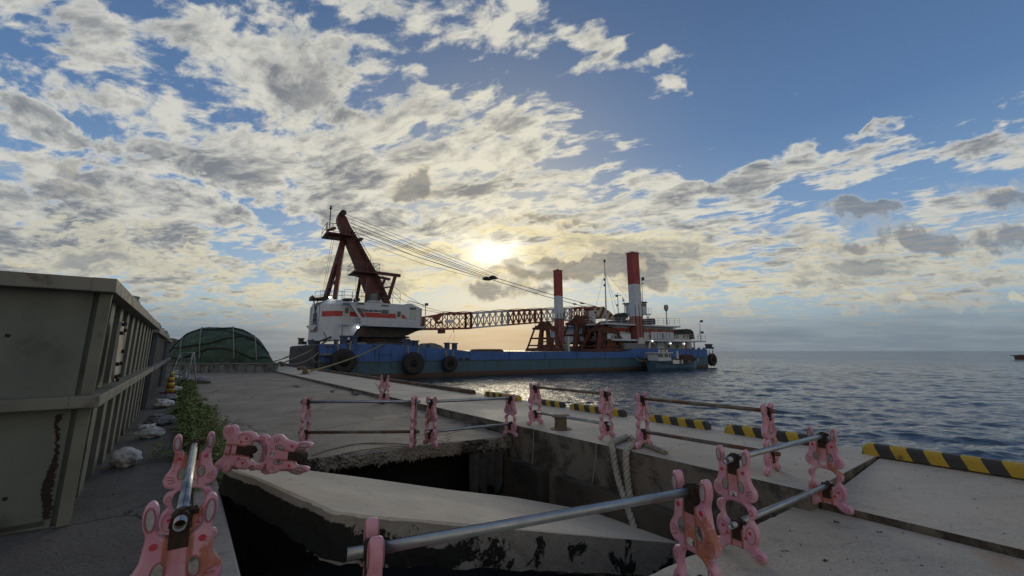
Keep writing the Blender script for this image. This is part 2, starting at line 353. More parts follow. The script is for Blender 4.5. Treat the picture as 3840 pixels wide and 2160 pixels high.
# ---------------------------------------------------------------- quay frame: w across towards the sea, s along the quay
ND = Vector((.796, .605, 0)); SD = Vector((-.605, .796, 0)); ZQ = math.atan2(ND.y, ND.x)
def Q(w, s, z=0.0): return ND*w+SD*s+Vector((0, 0, z))
def ws(p): return p.dot(ND), p.dot(SD)
WATER = -1.95
def proj(p):
    d = p.y*cP+(p.z-1.45)*sP; u = -p.y*sP+(p.z-1.45)*cP
    return 1920+1600*p.x/d, 1080-1600*u/d
def s_at(px, w, z=0.0):
    lo, hi = -1.0, 90.0
    for _ in range(50):
        mid = (lo+hi)/2; q = Q(w, mid, z)
        if q.y < .3 or proj(q)[0] > px: lo = mid
        else: hi = mid
    return lo
def sheet(name, rows, m, kind='structure', thick=None, side=None, jag=0.0):
    """grid of Q-frame rows [(w,s,z)...]; skirt of depth thick"""
    mb = MB(); nr, nc = len(rows), len(rows[0])
    vs = [Q(*p) for r in rows for p in r]
    mb.add(vs, [(i*nc+j, i*nc+j+1, (i+1)*nc+j+1, (i+1)*nc+j) for i in range(nr-1) for j in range(nc-1)])
    if thick:
        loop = [rows[0][j] for j in range(nc)]+[rows[i][nc-1] for i in range(1, nr)]+[rows[nr-1][j] for j in range(nc-2, -1, -1)]+[rows[i][0] for i in range(nr-2, 0, -1)]
        n = len(loop); top = [Q(*p) for p in loop]
        bot = [Q(p[0], p[1], p[2]-thick+random.uniform(-jag, jag)) for p in loop]
        mb.add(top+bot, [(i, (i+1) % n, (i+1) % n+n, i+n) for i in range(n)], 1)
        mb.add(bot, [tuple(range(n))], 1)
    o = mb.build(name, [m, side or m]); tag(o, kind=kind); return o
def lerp(a, b, t): return a+(b-a)*t
# apron along the sea, step and pit wall
sheet('quay_apron', [[(5.3, 1.87, 0), (8.05, 1.87, 0)], [(5.3, 7, 0), (8.05, 7, 0)], [(5.3, 130, 0), (8.05, 130, 0)]], M_apron, thick=6, side=M_wall)
sheet('quay_apron_near', [[(5.52, -9, -.14), (8.05, -9, -.01)], [(5.52, 1.84, -.14), (8.05, 1.84, -.01)]], M_apron, thick=6, side=M_wall)
# near lower slab, with slightly broken pit edge
ed = [(w, 2.02+random.uniform(-.012, .012), -.04-.16*w/5.4) for w in np.linspace(.44, 5.49, 60)]
sheet('lower_pavement', [[(e[0], -9, e[2]) for e in ed], ed], M_low, thick=.34, side=M_side)
# yard beyond the pit: near edge broken
Ws = list(np.linspace(.43, 5.29, 90))
def yz(w, s): return -.12-.11*max(0, (w-2.5)/2.8)*max(0, 1-(s-6.5)/8)
rows = []
for i, s in enumerate([6.98, 7.02, 7.4, 8, 9, 10, 12, 15, 20, 30, 60, 130]):
    rows.append([(w, s+(random.uniform(-.03, .03) if i == 0 else 0), yz(w, s)) for w in Ws])
sheet('yard_pavement', rows, M_yard, thick=.2, side=M_rub, jag=.03)
# rough broken lip of the yard slab (exposed aggregate) and pit lining
def rough_strip():
    mb = MB(); nx, nz = 220, 9
    g = rng.normal(0, 1, (nz, nx)); vs = []
    for j in range(nz):
        for i in range(nx):
            w = lerp(.45, 5.28, i/(nx-1)); z = yz(w, 7)-.004-.21*j/(nz-1)
            out = 0 if j == 0 else .016*g[j, i]+.02*math.sin(w*3.1)+.018
            if j == nz-1: z += .03*g[0, i]; out -= .03
            vs.append(Q(w, 6.965-out, z))
    mb.add(vs, [(j*nx+i, j*nx+i+1, (j+1)*nx+i+1, (j+1)*nx+i) for j in range(nz-1) for i in range(nx-1)])
    tag(mb.build('yard_pavement_edge', M_rub), kind='structure')
rough_strip()
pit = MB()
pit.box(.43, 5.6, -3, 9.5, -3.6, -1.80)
pit.v = [Q(p.x, p.y, p.z) for p in pit.v]; tag(pit.build('pit_ground', M_pitshade), kind='structure')
b = MB(); b.box(.44, 5.29, 7.6, 7.8, -3.2, -.33); b.box(.42, 5.5, -3, -2.8, -3.2, -.5); b.v = [Q(p.x, p.y, p.z) for p in b.v]; tag(b.build('pit_back_wall', M_pitshade), kind='structure')
# curb between path and yard; path
crows = []
for i in range(60):
    s = -6+i*i*.045; crows.append([(.20, s, .0), (.215, s, .012), (.405, s, .012), (.42, s, 0)])
sheet('curb_strip', crows, M_curb, thick=3.3, side=M_wall)
sheet('asphalt_path', [[(-14, -9, -.03), (.2, -9, -.03)], [(-14, 6, -.03), (.2, 6, -.03)], [(-14, 130, -.03), (.2, 130, -.03)]], M_asph, thick=3, side=M_wall)
# fill of land further along and behind: keeps views from the side closed
# recessed block joint and lower ledge in the pit wall
b = MB()
b.box(5.12, 5.298, 2.05, 5.55, -3.2, -.62); b.box(5.12, 5.298, 5.9, 7.5, -3.2, -.62)
b.v = [Q(p.x, p.y, p.z) for p in b.v]
tag(b.build('pit_wall_ledge', mat('brown_wall', (.085, .07, .05), (.05, .042, .032), 1.5, .9, bump=.02, stain=(.02, .018, .015), sscale=1.1)), kind='structure')
# hanging torn sheet in the opening
def cloth():
    mb = MB(); nx, nz = 26, 12; vs = []
    for j in range(nz):
        for i in range(nx):
            w = 4.35+.85*i/(nx-1); z = -.42-(.75+.12*math.sin(i*.8))*j/(nz-1)
            vs.append(Q(w, 7.0+.05*math.sin(i*1.15)+.02*math.sin(i*2.3+j*.4), z))
    mb.add(vs, [(j*nx+i, j*nx+i+1, (j+1)*nx+i+1, (j+1)*nx+i) for j in range(nz-1) for i in range(nx-1)])
    o = mb.build('torn_sheet', mat('old_geotextile', (.07, .07, .07), (.035, .035, .035), 4, .9, bump=.01), smooth=True)
    md = o.modifiers.new('s', 'SOLIDIFY'); md.thickness = .008
    tag(o, 'ragged grey sheet hanging in the dark opening below the broken yard edge', 'sheet')
    return o
reorigin(cloth(), Q(4.8, 7.0, -.42))
# ---------------------------------------------------------------- tilted collapsed slab
def slab_pt(px, py):
    d = ray(px, py); a, b_, c = -.196, -.18, .522   # z = c + a x + b y
    t = (c+0*a-EYE.z)/(d.z-a*d.x-b_*d.y); return EYE+d*t
def tilted_slab():
    mb = MB()
    fl = [(837, 1747), (955, 1792), (1165, 1883), (1247, 1921)]
    fr = [(1247, 1921), (1400, 1938), (1572, 1953), (2000, 1987), (2215, 2006), (2456, 2026), (2645, 2044)]
    bk = [(2645, 2030), (2456, 1969), (2278, 1924), (1923, 1861), (1677, 1833), (1346, 1788), (1100, 1757), (900, 1735)]
    def dens(L, n):
        out = []
        for (a, b) in zip(L[:-1], L[1:]):
            p, q = slab_pt(*a), slab_pt(*b)
            out += [p.lerp(q, k/n) for k in range(n)]
        return out+[slab_pt(*L[-1])]
    loop = dens(fl, 8)[:-1]+dens(fr, 8)[:-1]+dens(bk, 3)
    n = len(loop); ctr = sum(loop, Vector())/n
    # rounded nose, face, chamfered underside
    def ring(inset, dz):
        out = []
        for i, p in enumerate(loop):
            th = 1.0 if i >= 24 else lerp(.62, 1.0, i/24)
            d = (ctr-p); d.z = 0; d.normalize()
            j = random.uniform(-.012, .012) if dz < -.05 else (random.uniform(-.004, .004) if dz < -.01 else 0)
            out.append(p+d*((inset if not (i < 24 and dz == -.385) else -.035)+j)+Vector((0, 0, dz*th+j)))
        return out
    R0 = ring(.03, 0.0); R1 = ring(0, -.015); R2 = ring(0.0, -.14); R3 = ring(.0, -.27); R4 = ring(.01, -.385); R5 = ring(.10, -.40)
    mb.add(R0, [tuple(range(n))], 0)
    for A, B_ in ((R0, R1), (R1, R2), (R2, R3), (R3, R4), (R4, R5)):
        mb.add(A+B_, [(i, (i+1) % n, (i+1) % n+n, i+n) for i in range(n)], 0 if A is R0 else 1)
    mb.add(R5, [tuple(range(n))], 1)
    m = bpy.data.materials.new('slab_side_moss'); m.use_nodes = True; T = NT(m.node_tree)
    b = T.new('ShaderNodeBsdfPrincipled'); T.l.new(b.outputs[0], T.new('ShaderNodeOutputMaterial').inputs[0])
    Pp = T.new('ShaderNodeNewGeometry').outputs['Position']; x, y, z = T.xyz(Pp)
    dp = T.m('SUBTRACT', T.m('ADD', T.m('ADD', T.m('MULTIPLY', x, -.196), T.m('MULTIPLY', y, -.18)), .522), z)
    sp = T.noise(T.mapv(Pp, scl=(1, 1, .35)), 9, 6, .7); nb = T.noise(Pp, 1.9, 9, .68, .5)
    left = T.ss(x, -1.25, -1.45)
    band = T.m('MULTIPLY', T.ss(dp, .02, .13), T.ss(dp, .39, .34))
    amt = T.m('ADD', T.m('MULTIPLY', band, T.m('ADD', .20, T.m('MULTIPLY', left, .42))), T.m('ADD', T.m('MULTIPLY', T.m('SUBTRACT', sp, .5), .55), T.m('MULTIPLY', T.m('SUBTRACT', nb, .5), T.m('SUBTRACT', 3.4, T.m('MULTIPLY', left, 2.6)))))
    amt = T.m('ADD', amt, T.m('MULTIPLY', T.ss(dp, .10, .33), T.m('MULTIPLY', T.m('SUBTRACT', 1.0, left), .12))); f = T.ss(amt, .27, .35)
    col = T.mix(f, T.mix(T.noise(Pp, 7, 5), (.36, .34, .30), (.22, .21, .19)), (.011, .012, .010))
    T.put(b.inputs['Base Color'], col); b.inputs['Roughness'].default_value = .88
    bn = T.new('ShaderNodeBump'); bn.inputs['Distance'].default_value = .02; T.put(bn.inputs['Height'], T.m('ADD', T.noise(Pp, 22, 6, .7), f)); T.l.new(bn.outputs[0], b.inputs['Normal'])
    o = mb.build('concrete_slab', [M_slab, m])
    tag(o, 'big pale collapsed concrete slab tilting into the black pit with stained mossy edges', 'slab')
    return reorigin(o, slab_pt(1600, 1900)-Vector((0, 0, .3)))
tilted_slab()
# ---------------------------------------------------------------- sea
def sea():
    rr = [10.0]
    while rr[-1] < 9000: rr.append(rr[-1]*(1.0052 if rr[-1] < 260 else 1.03))
    rr = np.array([2.0, 6.0]+rr); aa = np.radians(np.linspace(-64, 64, 760))
    A, Rr = np.meshgrid(aa, rr); X = Rr*np.sin(A); Y = Rr*np.cos(A)
    Z = np.zeros_like(X); dr = np.maximum(np.gradient(rr)[:, None], Rr*(aa[1]-aa[0]))
    wd = math.radians(250); r2 = np.random.default_rng(3)
    for i in range(140):
        L = 10**r2.uniform(math.log10(.24), math.log10(7.0)); k = 2*math.pi/L
        th = wd+r2.normal(0, .48); ph = r2.uniform(0, 6.28)
        amp = .0048*L**.72*(.7+.6*r2.random())
        if L > 3.5: amp *= .5
        f = np.clip((L/dr-2.0)/2.0, 0, 1)
        arg = k*(X*math.cos(th)+Y*math.sin(th))+ph
        Z += f*amp*(np.sin(arg)+.25*np.sin(2*arg+.6))*.9
    nr, nc = X.shape
    me = bpy.data.meshes.new('sea'); co = np.stack([X, Y, Z], -1).reshape(-1, 3).astype(np.float32)
    idx = np.arange(nr*nc).reshape(nr, nc)
    f = np.stack([idx[:-1, :-1], idx[:-1, 1:], idx[1:, 1:], idx[1:, :-1]], -1).reshape(-1, 4)
    me.vertices.add(nr*nc); me.vertices.foreach_set('co', co.ravel())
    me.loops.add(f.size); me.loops.foreach_set('vertex_index', f.ravel().astype(np.int32))
    me.polygons.add(len(f)); me.polygons.foreach_set('loop_start', np.arange(0, f.size, 4, dtype=np.int32)); me.polygons.foreach_set('loop_total', np.full(len(f), 4, np.int32))
    me.update(); me.polygons.foreach_set('use_smooth', np.ones(len(f), bool))
    m = bpy.data.materials.new('sea_water'); m.use_nodes = True; T = NT(m.node_tree)
    bs = T.new('ShaderNodeBsdfPrincipled'); T.l.new(bs.outputs[0], T.new('ShaderNodeOutputMaterial').inputs[0])
    bs.inputs['Base Color'].default_value = (.024, .034, .052, 1); bs.inputs['IOR'].default_value = 1.6; bs.inputs['Roughness'].default_value = .06
    O = T.new('ShaderNodeTexCoord').outputs['Object']
    a = T.noise(T.mapv(O, rot=(0, 0, R(20)), scl=(1, 1.9, 1)), 1.7, 6, .62, .4); c = T.noise(T.mapv(O, rot=(0, 0, R(-12)), scl=(1, 2.2, 1)), .42, 5, .6, .5)
    g = T.noise(T.mapv(O, scl=(1, 1, 1)), .035, 3, .5)
    dd = T.vm('LENGTH', O, out=1); fd = T.lin(dd, 40, 260, 1.0, 3.6)
    far_ = T.noise(T.mapv(O, rot=(0, 0, R(12)), scl=(.5, 1, 1)), .09, 5, .65)
    h = T.m('ADD', T.m('MULTIPLY', a, .060), T.m('MULTIPLY', c, .13)); h = T.m('MULTIPLY', T.m('MULTIPLY', h, T.lin(g, .35, .65, .75, 1.2)), fd)
    h = T.m('ADD', h, T.m('MULTIPLY', far_, T.lin(dd, 120, 700, 0, 4.0)))
    bn = T.new('ShaderNodeBump'); bn.inputs['Distance'].default_value = 1.0; bn.inputs['Strength'].default_value = 1.0; T.put(bn.inputs['Height'], h); T.l.new(bn.outputs[0], bs.inputs['Normal'])
    me.materials.append(m)
    o = bpy.data.objects.new('sea', me); COL.objects.link(o); o.location = (0, 0, WATER); tag(o, kind='structure')
sea()
# ---------------------------------------------------------------- rabbit barricade
def pink_mat():
    m = bpy.data.materials.new('pink_plastic'); m.use_nodes = True; T = NT(m.node_tree)
    b = T.new('ShaderNodeBsdfPrincipled'); T.l.new(b.outputs[0], T.new('ShaderNodeOutputMaterial').inputs[0])
    O = T.new('ShaderNodeTexCoord').outputs['Object']; x, y, z = T.xyz(O)
    oi = T.new('ShaderNodeObjectInfo').outputs['Random']; O2 = T.vm('ADD', O, T.vm('SCALE', T.comb(9, 5, 7), oi))
    pk = T.mix(oi, (.55, .25, .33), (.50, .23, .35))
    pk = T.mix(T.ss(T.noise(O2, 5, 5, .6), .35, .7), pk, (.62, .36, .42))
    pk = T.mix(T.m('MULTIPLY', T.ss(T.noise(O2, 22, 5, .7), .52, .7), .35), pk, (.40, .20, .22))
    ax = T.m('ABSOLUTE', x)
    st = T.noise(T.mapv(O2, scl=(22, 8, 1.6)), 1.0, 6, .6)
    line = T.m('MULTIPLY', T.ss(T.m('ABSOLUTE', T.m('SUBTRACT', ax, .043)), .016, .002), T.ss(z, .74, .55))
    mid = T.m('MULTIPLY', T.ss(ax, .075, .02), .55)
    nearc = T.m('ADD', T.ss(T.m('ABSOLUTE', T.m('SUBTRACT', z, .62)), .22, .02), T.ss(T.m('ABSOLUTE', T.m('SUBTRACT', z, .16)), .18, .02))
    amt = T.m('ADD', T.m('MULTIPLY', T.m('ADD', T.m('MULTIPLY', line, .9), mid), nearc), T.lin(oi, 0, 1, -.08, .30))
    amt = T.m('ADD', amt, T.m('MULTIPLY', T.ss(T.m('ADD', T.noise(O2, 4.5, 6, .65), T.m('MULTIPLY', oi, .10)), .58, .72), .75))
    rust = T.ss(T.m('ADD', amt, T.m('MULTIPLY', T.m('SUBTRACT', st, .5), 1.3)), .30, .95)
    col = T.mix(T.m('MULTIPLY', rust, .85), pk, T.mix(T.noise(O2, 30, 3), (.46, .15, .045), (.24, .07, .025)))
    T.put(b.inputs['Base Color'], col); T.put(b.inputs['Roughness'], T.lin(rust, 0, 1, .38, .8))
    b.inputs['Subsurface Weight'].default_value = .0
    bn = T.new('ShaderNodeBump'); bn.inputs['Distance'].default_value = .003; T.put(bn.inputs['Height'], T.noise(O2, 14, 5, .6)); T.l.new(bn.outputs[0], b.inputs['Normal'])
    return m
M_pink = pink_mat()
M_pinkd = mat('pink_recess', (.34, .13, .15), (.26, .10, .11), 20, .6)
M_earin = mat('ear_inset_grey', (.42, .38, .42), (.30, .26, .30), 30, .6, stain=(.25, .10, .05), sscale=9, samt=.5)
M_reddot = mat('red_dot', (.52, .05, .09), (.42, .04, .07), 12, .45)
M_eye = mat('faded_eye', (.20, .21, .20), (.34, .33, .30), 26, .5, stain=(.04, .04, .04), sscale=14, samt=.8)
M_eyew = mat('white_eye', (.62, .60, .56), (.45, .43, .40), 26, .5, stain=(.02, .02, .02), sscale=16, sthr=(.50, .54), samt=.9)
M_rustm = mat('black_rust', (.020, .014, .012), (.045, .021, .012), 30, .9, bump=.006, bscale=60)
M_galv = mat('galvanised_steel', (.42, .45, .47), (.30, .33, .35), 6, .42, metal=.85, bump=.0008, bscale=60, stain=(.10, .10, .10), sscale=2.2, sthr=(.56, .70), samt=.6)
M_galvr = mat('rusty_steel_pipe', (.20, .18, .16), (.10, .085, .07), 5, .7, metal=.4, bump=.002, bscale=50, stain=(.14, .06, .025), sscale=3, sthr=(.44, .56), samt=.8)
M_dark = mat('dark_void', (.012, .012, .012), None, 5, .9)
def catmull(pts, n=5, closed=True):
    out = []; m = len(pts)
    for i in range(m):
        p0, p1, p2, p3 = [Vector(pts[(i+k-1) % m]).to_2d() for k in range(4)]
        for j in range(n):
            t = j/n; out.append(.5*((2*p1)+(-p0+p2)*t+(2*p0-5*p1+4*p2-p3)*t*t+(-p0+3*p1-3*p2+p3)*t**3))
    return out
def curve_plate(loops, ext, bev, m, name, parent, y=0.0, res=3):
    cu = bpy.data.curves.new('c', 'CURVE'); cu.dimensions = '2D'; cu.fill_mode = 'BOTH'; cu.extrude = ext; cu.offset = -bev*.85; cu.bevel_depth = bev; cu.bevel_resolution = res
    for L in loops:
        sp = cu.splines.new('POLY'); sp.points.add(len(L)-1)
        for k, p in enumerate(L): sp.points[k].co = (p[0], p[1], 0, 1)
        sp.use_cyclic_u = True
    t = bpy.data.objects.new('t', cu); COL.objects.link(t)
    dg = bpy.context.evaluated_depsgraph_get(); me = bpy.data.meshes.new_from_object(t.evaluated_get(dg)); me.name = name
    bpy.data.objects.remove(t); bpy.data.curves.remove(cu)
    me.transform(Matrix.Translation((0, y, 0)) @ Matrix.Rotation(math.pi/2, 4, 'X'))
    me.materials.clear(); me.materials.append(m)
    me.polygons.foreach_set('use_smooth', [True]*len(me.polygons))
    o = bpy.data.objects.new(name, me); COL.objects.link(o)
    md = None
    if parent: o.parent = parent
    return o
def ell(cx, cz, rx, rz, n=20, rot=0):
    return [(cx+rx*math.cos(t)*math.cos(rot)-rz*math.sin(t)*math.sin(rot), cz+rx*math.cos(t)*math.sin(rot)+rz*math.sin(t)*math.cos(rot)) for t in [2*math.pi*i/n for i in range(n)]]
def make_rabbit():
    root = thing('rabbit_barricade', 'x', 'barricade')
    half = [(.030, .650), (.058, .662), (.082, .672), (.096, .690), (.100, .730), (.098, .765), (.108, .797), (.128, .808), (.150, .795), (.160, .755), (.155, .710), (.142, .680),
            (.140, .655), (.148, .610), (.156, .570), (.172, .540), (.198, .510), (.208, .478), (.194, .440), (.160, .420), (.118, .413), (.128, .398), (.156, .392), (.182, .370), (.190, .338), (.172, .308),
            (.152, .294), (.158, .276), (.186, .250), (.202, .205), (.198, .155), (.176, .112), (.180, .090), (.225, .076), (.252, .050), (.250, .020), (.220, .006), (.170, .010), (.128, .030), (.095, .055), (.040, .062)]
    KX = .81; half = [(x*KX if x > .06 else x*.9, z) for x, z in half]
    full = half+[(-x, z) for x, z in reversed(half)]
    outer = catmull(full, 4)
    hl = [(.050, .397), (.088, .372), (.102, .328), (.098, .280), (.074, .242), (.046, .230), (.042, .205)]
    hole = catmull([(0, .402)]+hl+[(-x, z) for x, z in reversed(hl)], 4)
    body = curve_plate([outer, hole], .012, .016, M_pink, 'body', root)
    mo = []
    for sy in (-1, 1):
        Y = sy*.0285
        for sx in (-1, 1):
            curve_plate([ell(sx*.104, .742, .0145, .042, rot=-sx*.06)], .0015, .0015, M_earin, 'ear_inset', root, Y, 1)
            curve_plate([ell(sx*.062, .522, .019, .038, rot=sx*.12)], .0012, .0012, M_eye, 'eye', root, Y, 1)
            for cx, cz, rr in ((.084, .632, .014), (.106, .196, .013), (.072, .150, .012)):
                curve_plate([ell(sx*cx, cz, rr, rr)], .0012, .0012, M_reddot, 'spot', root, Y, 1)
            w = MB()
            for dz, dx in ((0, 0), (.018, .004), (-.018, -.004)):
                w.tube([(sx*(.100+dx), Y, .482+dz*.7), (sx*(.124+dx), Y+sy*.001, .482+dz*1.1), (sx*(.142+dx), Y-sy*.001, .482+dz*1.6)], .0028, 5)
            # raised paw, thigh and foot rims
            for L in (ell(sx*.124, .345, .014, .018, 16), ell(sx*.112, .180, .036, .060, 24), ell(sx*.166, .042, .023, .014, 16)):
                w.tube([(p[0], Y, p[1]) for p in L], .0026, 5, closed=True)
            w.tube([(sx*.043, Y, .64), (sx*.043, Y, .43)], .002, 5); w.tube([(sx*.043, Y, .20), (sx*.043, Y, .065)], .002, 5)
            for L in (ell(sx*.104, .742, .019, .049, 18, -sx*.06), ell(sx*.062, .522, .024, .044, 18, sx*.12)): w.tube([(p[0], Y, p[1]) for p in L], .0034, 5, closed=True)
            
            mo.append(w)
        curve_plate([ell(0, .458, .028, .021)], .0014, .0014, M_eyew, 'muzzle', root, Y, 1)
    import bmesh
    bm = bmesh.new(); bm.from_mesh(body.data)
    body.data.materials.append(M_pinkd)
    for w in mo:
        vv = [bm.verts.new(p) for p in w.v]
        for f in w.f:
            try: q = bm.faces.new([vv[i] for i in f]); q.smooth = True; q.material_index = 1
            except ValueError: pass
    bm.to_mesh(body.data); bm.free()
    for nm, zc in (('top_clamp', .722), ('lower_clamp', .232)):
        c = MB()
        c.box(-.036, .036, -.031, .031, zc-.115, zc-.02)
        c.lathe([(.0335, -.040), (.037, -.038), (.037, .038), (.0335, .040)], (0, 0, zc), 18, 'y')
        c.beam((.030, 0, zc+.012), (.060, 0, zc+.030), .014); c.beam((.052, -.012, zc+.02), (.052, .012, zc+.02), .022)
        for k in range(7):
            a = random.uniform(0, 6.28); c.box(*(v for q in ((.036*math.cos(a), .01), (random.uniform(-.03, .03), .012), (zc+.036*math.sin(a), .009)) for v in (q[0]-q[1], q[0]+q[1])))
        c.build(nm, M_rustm, root, bevel=.003)
    return root
RAB = make_rabbit(); rab_used = []
def rabbit(p, yaw, label, rot=None, group='pink rabbit shaped barricade posts round the sinkhole'):
    r = RAB if not rab_used else copy_tree(RAB)
    rab_used.append(1); r.location = p; r.rotation_euler = rot or (0, 0, yaw)
    tag(r, label, 'barricade', group); return r
PIPE_G = 'steel pipes of the rabbit barricades'
def pipe(a, b, z, label, over=.10, m=None, r=.0243, bend=0.0):
    a = Vector((a[0], a[1], a[2]+z)); b = Vector((b[0], b[1], b[2]+z)); d = (b-a).normalized()
    A = a-d*over; B = b+d*over; L = (B-A).length
    root = thing('steel_pipe', label, 'pipe', A, (0, 0, 0), PIPE_G); root.rotation_euler = (B-A).to_track_quat('X', 'Z').to_euler()
    mb = MB(); n = 20
    prof = [(r, 0), (r, L), (r*.86, L), (r*.86, L-.08)]
    mb.lathe([(r*.86, .08)]+[(r*.86, 0)]+prof, (0, 0, 0), n, 'x')
    mb.build('pipe', m or M_galv, root, smooth=False)
    for f in root.children[0].data.polygons: f.use_smooth = True
    c = MB(); c.box(.0, L, -.0012, .0012, r-.0006, r+.0012); c.build('weld_seam', M_dark if m is None else M_rustm, root)
    for x in (.085, L-.085):
        k = MB(); k.lathe([(r*.85, -.002), (r*.85, .002)], (x, 0, 0), n, 'x'); k.build('bore_shade', M_dark, root)  # dark discs stand in for the shade inside the hollow pipe
    return root
def yaw_of(a, b): d = Vector(b)-Vector(a); return math.atan2(d.y, d.x)-math.pi/2
def pair(a, b, la, lb, lt, ll, mt=None, ml=None, ca=True, cb=True):
    y = yaw_of(a, b)
    if la: rabbit(a, y, la)
    if lb: rabbit(b, y, lb)
    pipe(a, b, .722, lt, m=mt); pipe(a, b, .232, ll, m=ml)
A_ = (-2.485, 3.48, .0); B_ = (-1.453, 2.0, .0)
pair(B_, A_, 'nearest pink rabbit post at the bottom left with rust running down its face', 'pink rabbit post on the kerb just behind the nearest left one, facing us',
     'silver top pipe pointing away between the two left rabbit posts', 'lower pipe between the two left rabbit posts, mostly behind the nearest rabbit')
C_ = (-.573, 1.90, -.085); D_ = (1.02, 2.56, -.06)
pair(C_, D_, 'rust stained rabbit post seen edge-on at the bottom centre', 'large rust stained rabbit post right of centre holding the long front pipe',
     'long thick silver pipe crossing the foreground over the pale slab', 'lower pipe of the front barricade at the bottom edge')
E_ = (1.79, 3.62, -.14); F_ = (3.24, 4.64, -.16)
pair(E_, F_, 'pink rabbit post with an open mouth hole standing on the lower slab at right', 'pink rabbit post furthest right with a drawn black and white nose',
     'silver top pipe between the two right hand rabbit posts', 'silver lower pipe between the two right hand rabbit posts')
H_ = (1.99, 6.72, 0); I_ = (3.11, 5.36, 0)
pair(H_, I_, 'pink rabbit post on the apron right of the thick white rope', 'pink rabbit post in front of a striped curb, holding the end of the rusty pipes',
     'rusty top pipe over the apron towards the striped curbs', 'rusty lower pipe over the apron right of the white rope', M_galvr, M_galvr)
L_ = (.46, 8.76, 0); K_ = (1.58, 7.40, 0)
pair(L_, K_, 'pink rabbit post left of the round mooring bollard', 'pink rabbit post beside the top of the thick white rope',
     'grey top pipe above the round mooring bollard', 'grey lower pipe passing in front of the round mooring bollard', M_galvr, None)
N1 = (-1.36, 7.42, -.13); M1 = (-.03, 8.62, -.20)
pair(N1, M1, 'right one of the two close rabbit posts in the middle of the far barricade', 'pink rabbit post at the corner where the broken yard meets the apron wall',
     'straight grey top pipe right of the two close rabbit posts', 'lower pipe right of the two close rabbit posts')
O1 = (-3.41, 7.3, -.12); N0 = (-1.64, 7.36, -.12)
pair(O1, N0, 'thin edge-on rabbit post at the left end of the far barricade', 'left one of the two close rabbit posts in the middle of the far barricade',
     'top pipe left of the two close rabbit posts', 'patchy rusted lower pipe left of the two close rabbit posts', None, M_galvr)
rabbit(Q(5.05, 13.2, -.13), math.atan2(-1, .25)+math.pi/2, 'small distant rabbit post standing alone by the dry weed at the step', group=None)
# two fallen rabbits on the slab corner
d = ray(1010, 1700)
def lying(px, py, t, tilt, yaw, label):
    c = EYE+ray(px, py)*t
    # local z (ears) -> image right, local x -> image up, local y -> away
    M = Matrix.Rotation(yaw, 4, 'Z') @ Matrix.Rotation(tilt, 4, 'Y') @ Matrix.Rotation(math.pi/2, 4, 'Y') 
    off = M @ Vector((0, 0, .40))
    r = rabbit((0, 0, 0), 0, label, rot=M.to_euler(), group=None); r.location = c-off
lying(1005, 1697, 3.86, R(5), R(-4), 'fallen pink rabbit post lying on its side across the slab corner, in front')
lying(984, 1702, 3.99, R(9), R(3), 'second fallen rabbit post hidden behind the one lying across the slab corner')
# ---------------------------------------------------------------- striped curbs on the quay edge
def stripe_mat():
    m = bpy.data.materials.new('striped_curb_paint'); m.use_nodes = True; T = NT(m.node_tree)
    b = T.new('ShaderNodeBsdfPrincipled'); T.l.new(b.outputs[0], T.new('ShaderNodeOutputMaterial').inputs[0])
    O = T.new('ShaderNodeTexCoord').outputs['Object']; x, y, z = T.xyz(O)
    u = T.m('FRACT', T.m('DIVIDE', T.m('ADD', T.m('ADD', x, T.m('MULTIPLY', z, .45)), 50.12), .34))
    f = T.ss(T.m('ADD', u, T.m('MULTIPLY', T.m('SUBTRACT', T.noise(O, 30, 3), .5), .05)), .49, .51)
    oi = T.new('ShaderNodeObjectInfo').outputs['Random']; O2 = T.vm('ADD', O, T.vm('SCALE', T.comb(9, 5, 7), oi))
    n = T.noise(O2, 9, 7, .65)
    ye = T.mix(n, (.52, .34, .025), (.34, .23, .03)); bl = T.mix(n, (.02, .02, .022), (.05, .048, .045))
    col = T.mix(f, bl, ye); col = T.mix(T.m('MULTIPLY', T.ss(T.noise(O2, 4, 8, .7), .56, .66), .7), col, (.06, .045, .03))
    T.put(b.inputs['Base Color'], col); b.inputs['Roughness'].default_value = .7
    bn = T.new('ShaderNodeBump'); bn.inputs['Distance'].default_value = .006; T.put(bn.inputs['Height'], n); T.l.new(bn.outputs[0], b.inputs['Normal'])
    return m
M_str = stripe_mat()
M_rusc = mat('rusty_curb', (.085, .055, .038), (.05, .035, .028), 5, .9, bump=.01, stain=(.16, .08, .04), sscale=2)
def curb(s0, s1, w, m, h, label, grp, z=0):
    L = abs(s1-s0); mb = MB(); hw = .10
    sec = [(-hw, 0), (-hw*.92, h*.75), (-hw*.6, h), (hw*.6, h), (hw*.92, h*.75), (hw, 0)]
    st = [(0, .72, .70), (.03, .88, .86), (.09, 1, 1), (L-.09, 1, 1), (L-.03, .88, .86), (L, .72, .70)]; vs = []
    for x, a, c in st: vs += [(x, y*a, zz*c) for y, zz in sec]
    n = 6; mb.add(vs, [(i*n+j, i*n+j+1, (i+1)*n+j+1, (i+1)*n+j) for i in range(5) for j in range(5)]+[tuple(range(n)), tuple(range(5*n, 6*n))])
    o = mb.build('quay_curb', m); o.location = Q(w, max(s0, s1), z); o.rotation_euler = (0, 0, ZQ-math.pi/2)
    tag(o, label, 'curb', grp)
W_E = 7.86
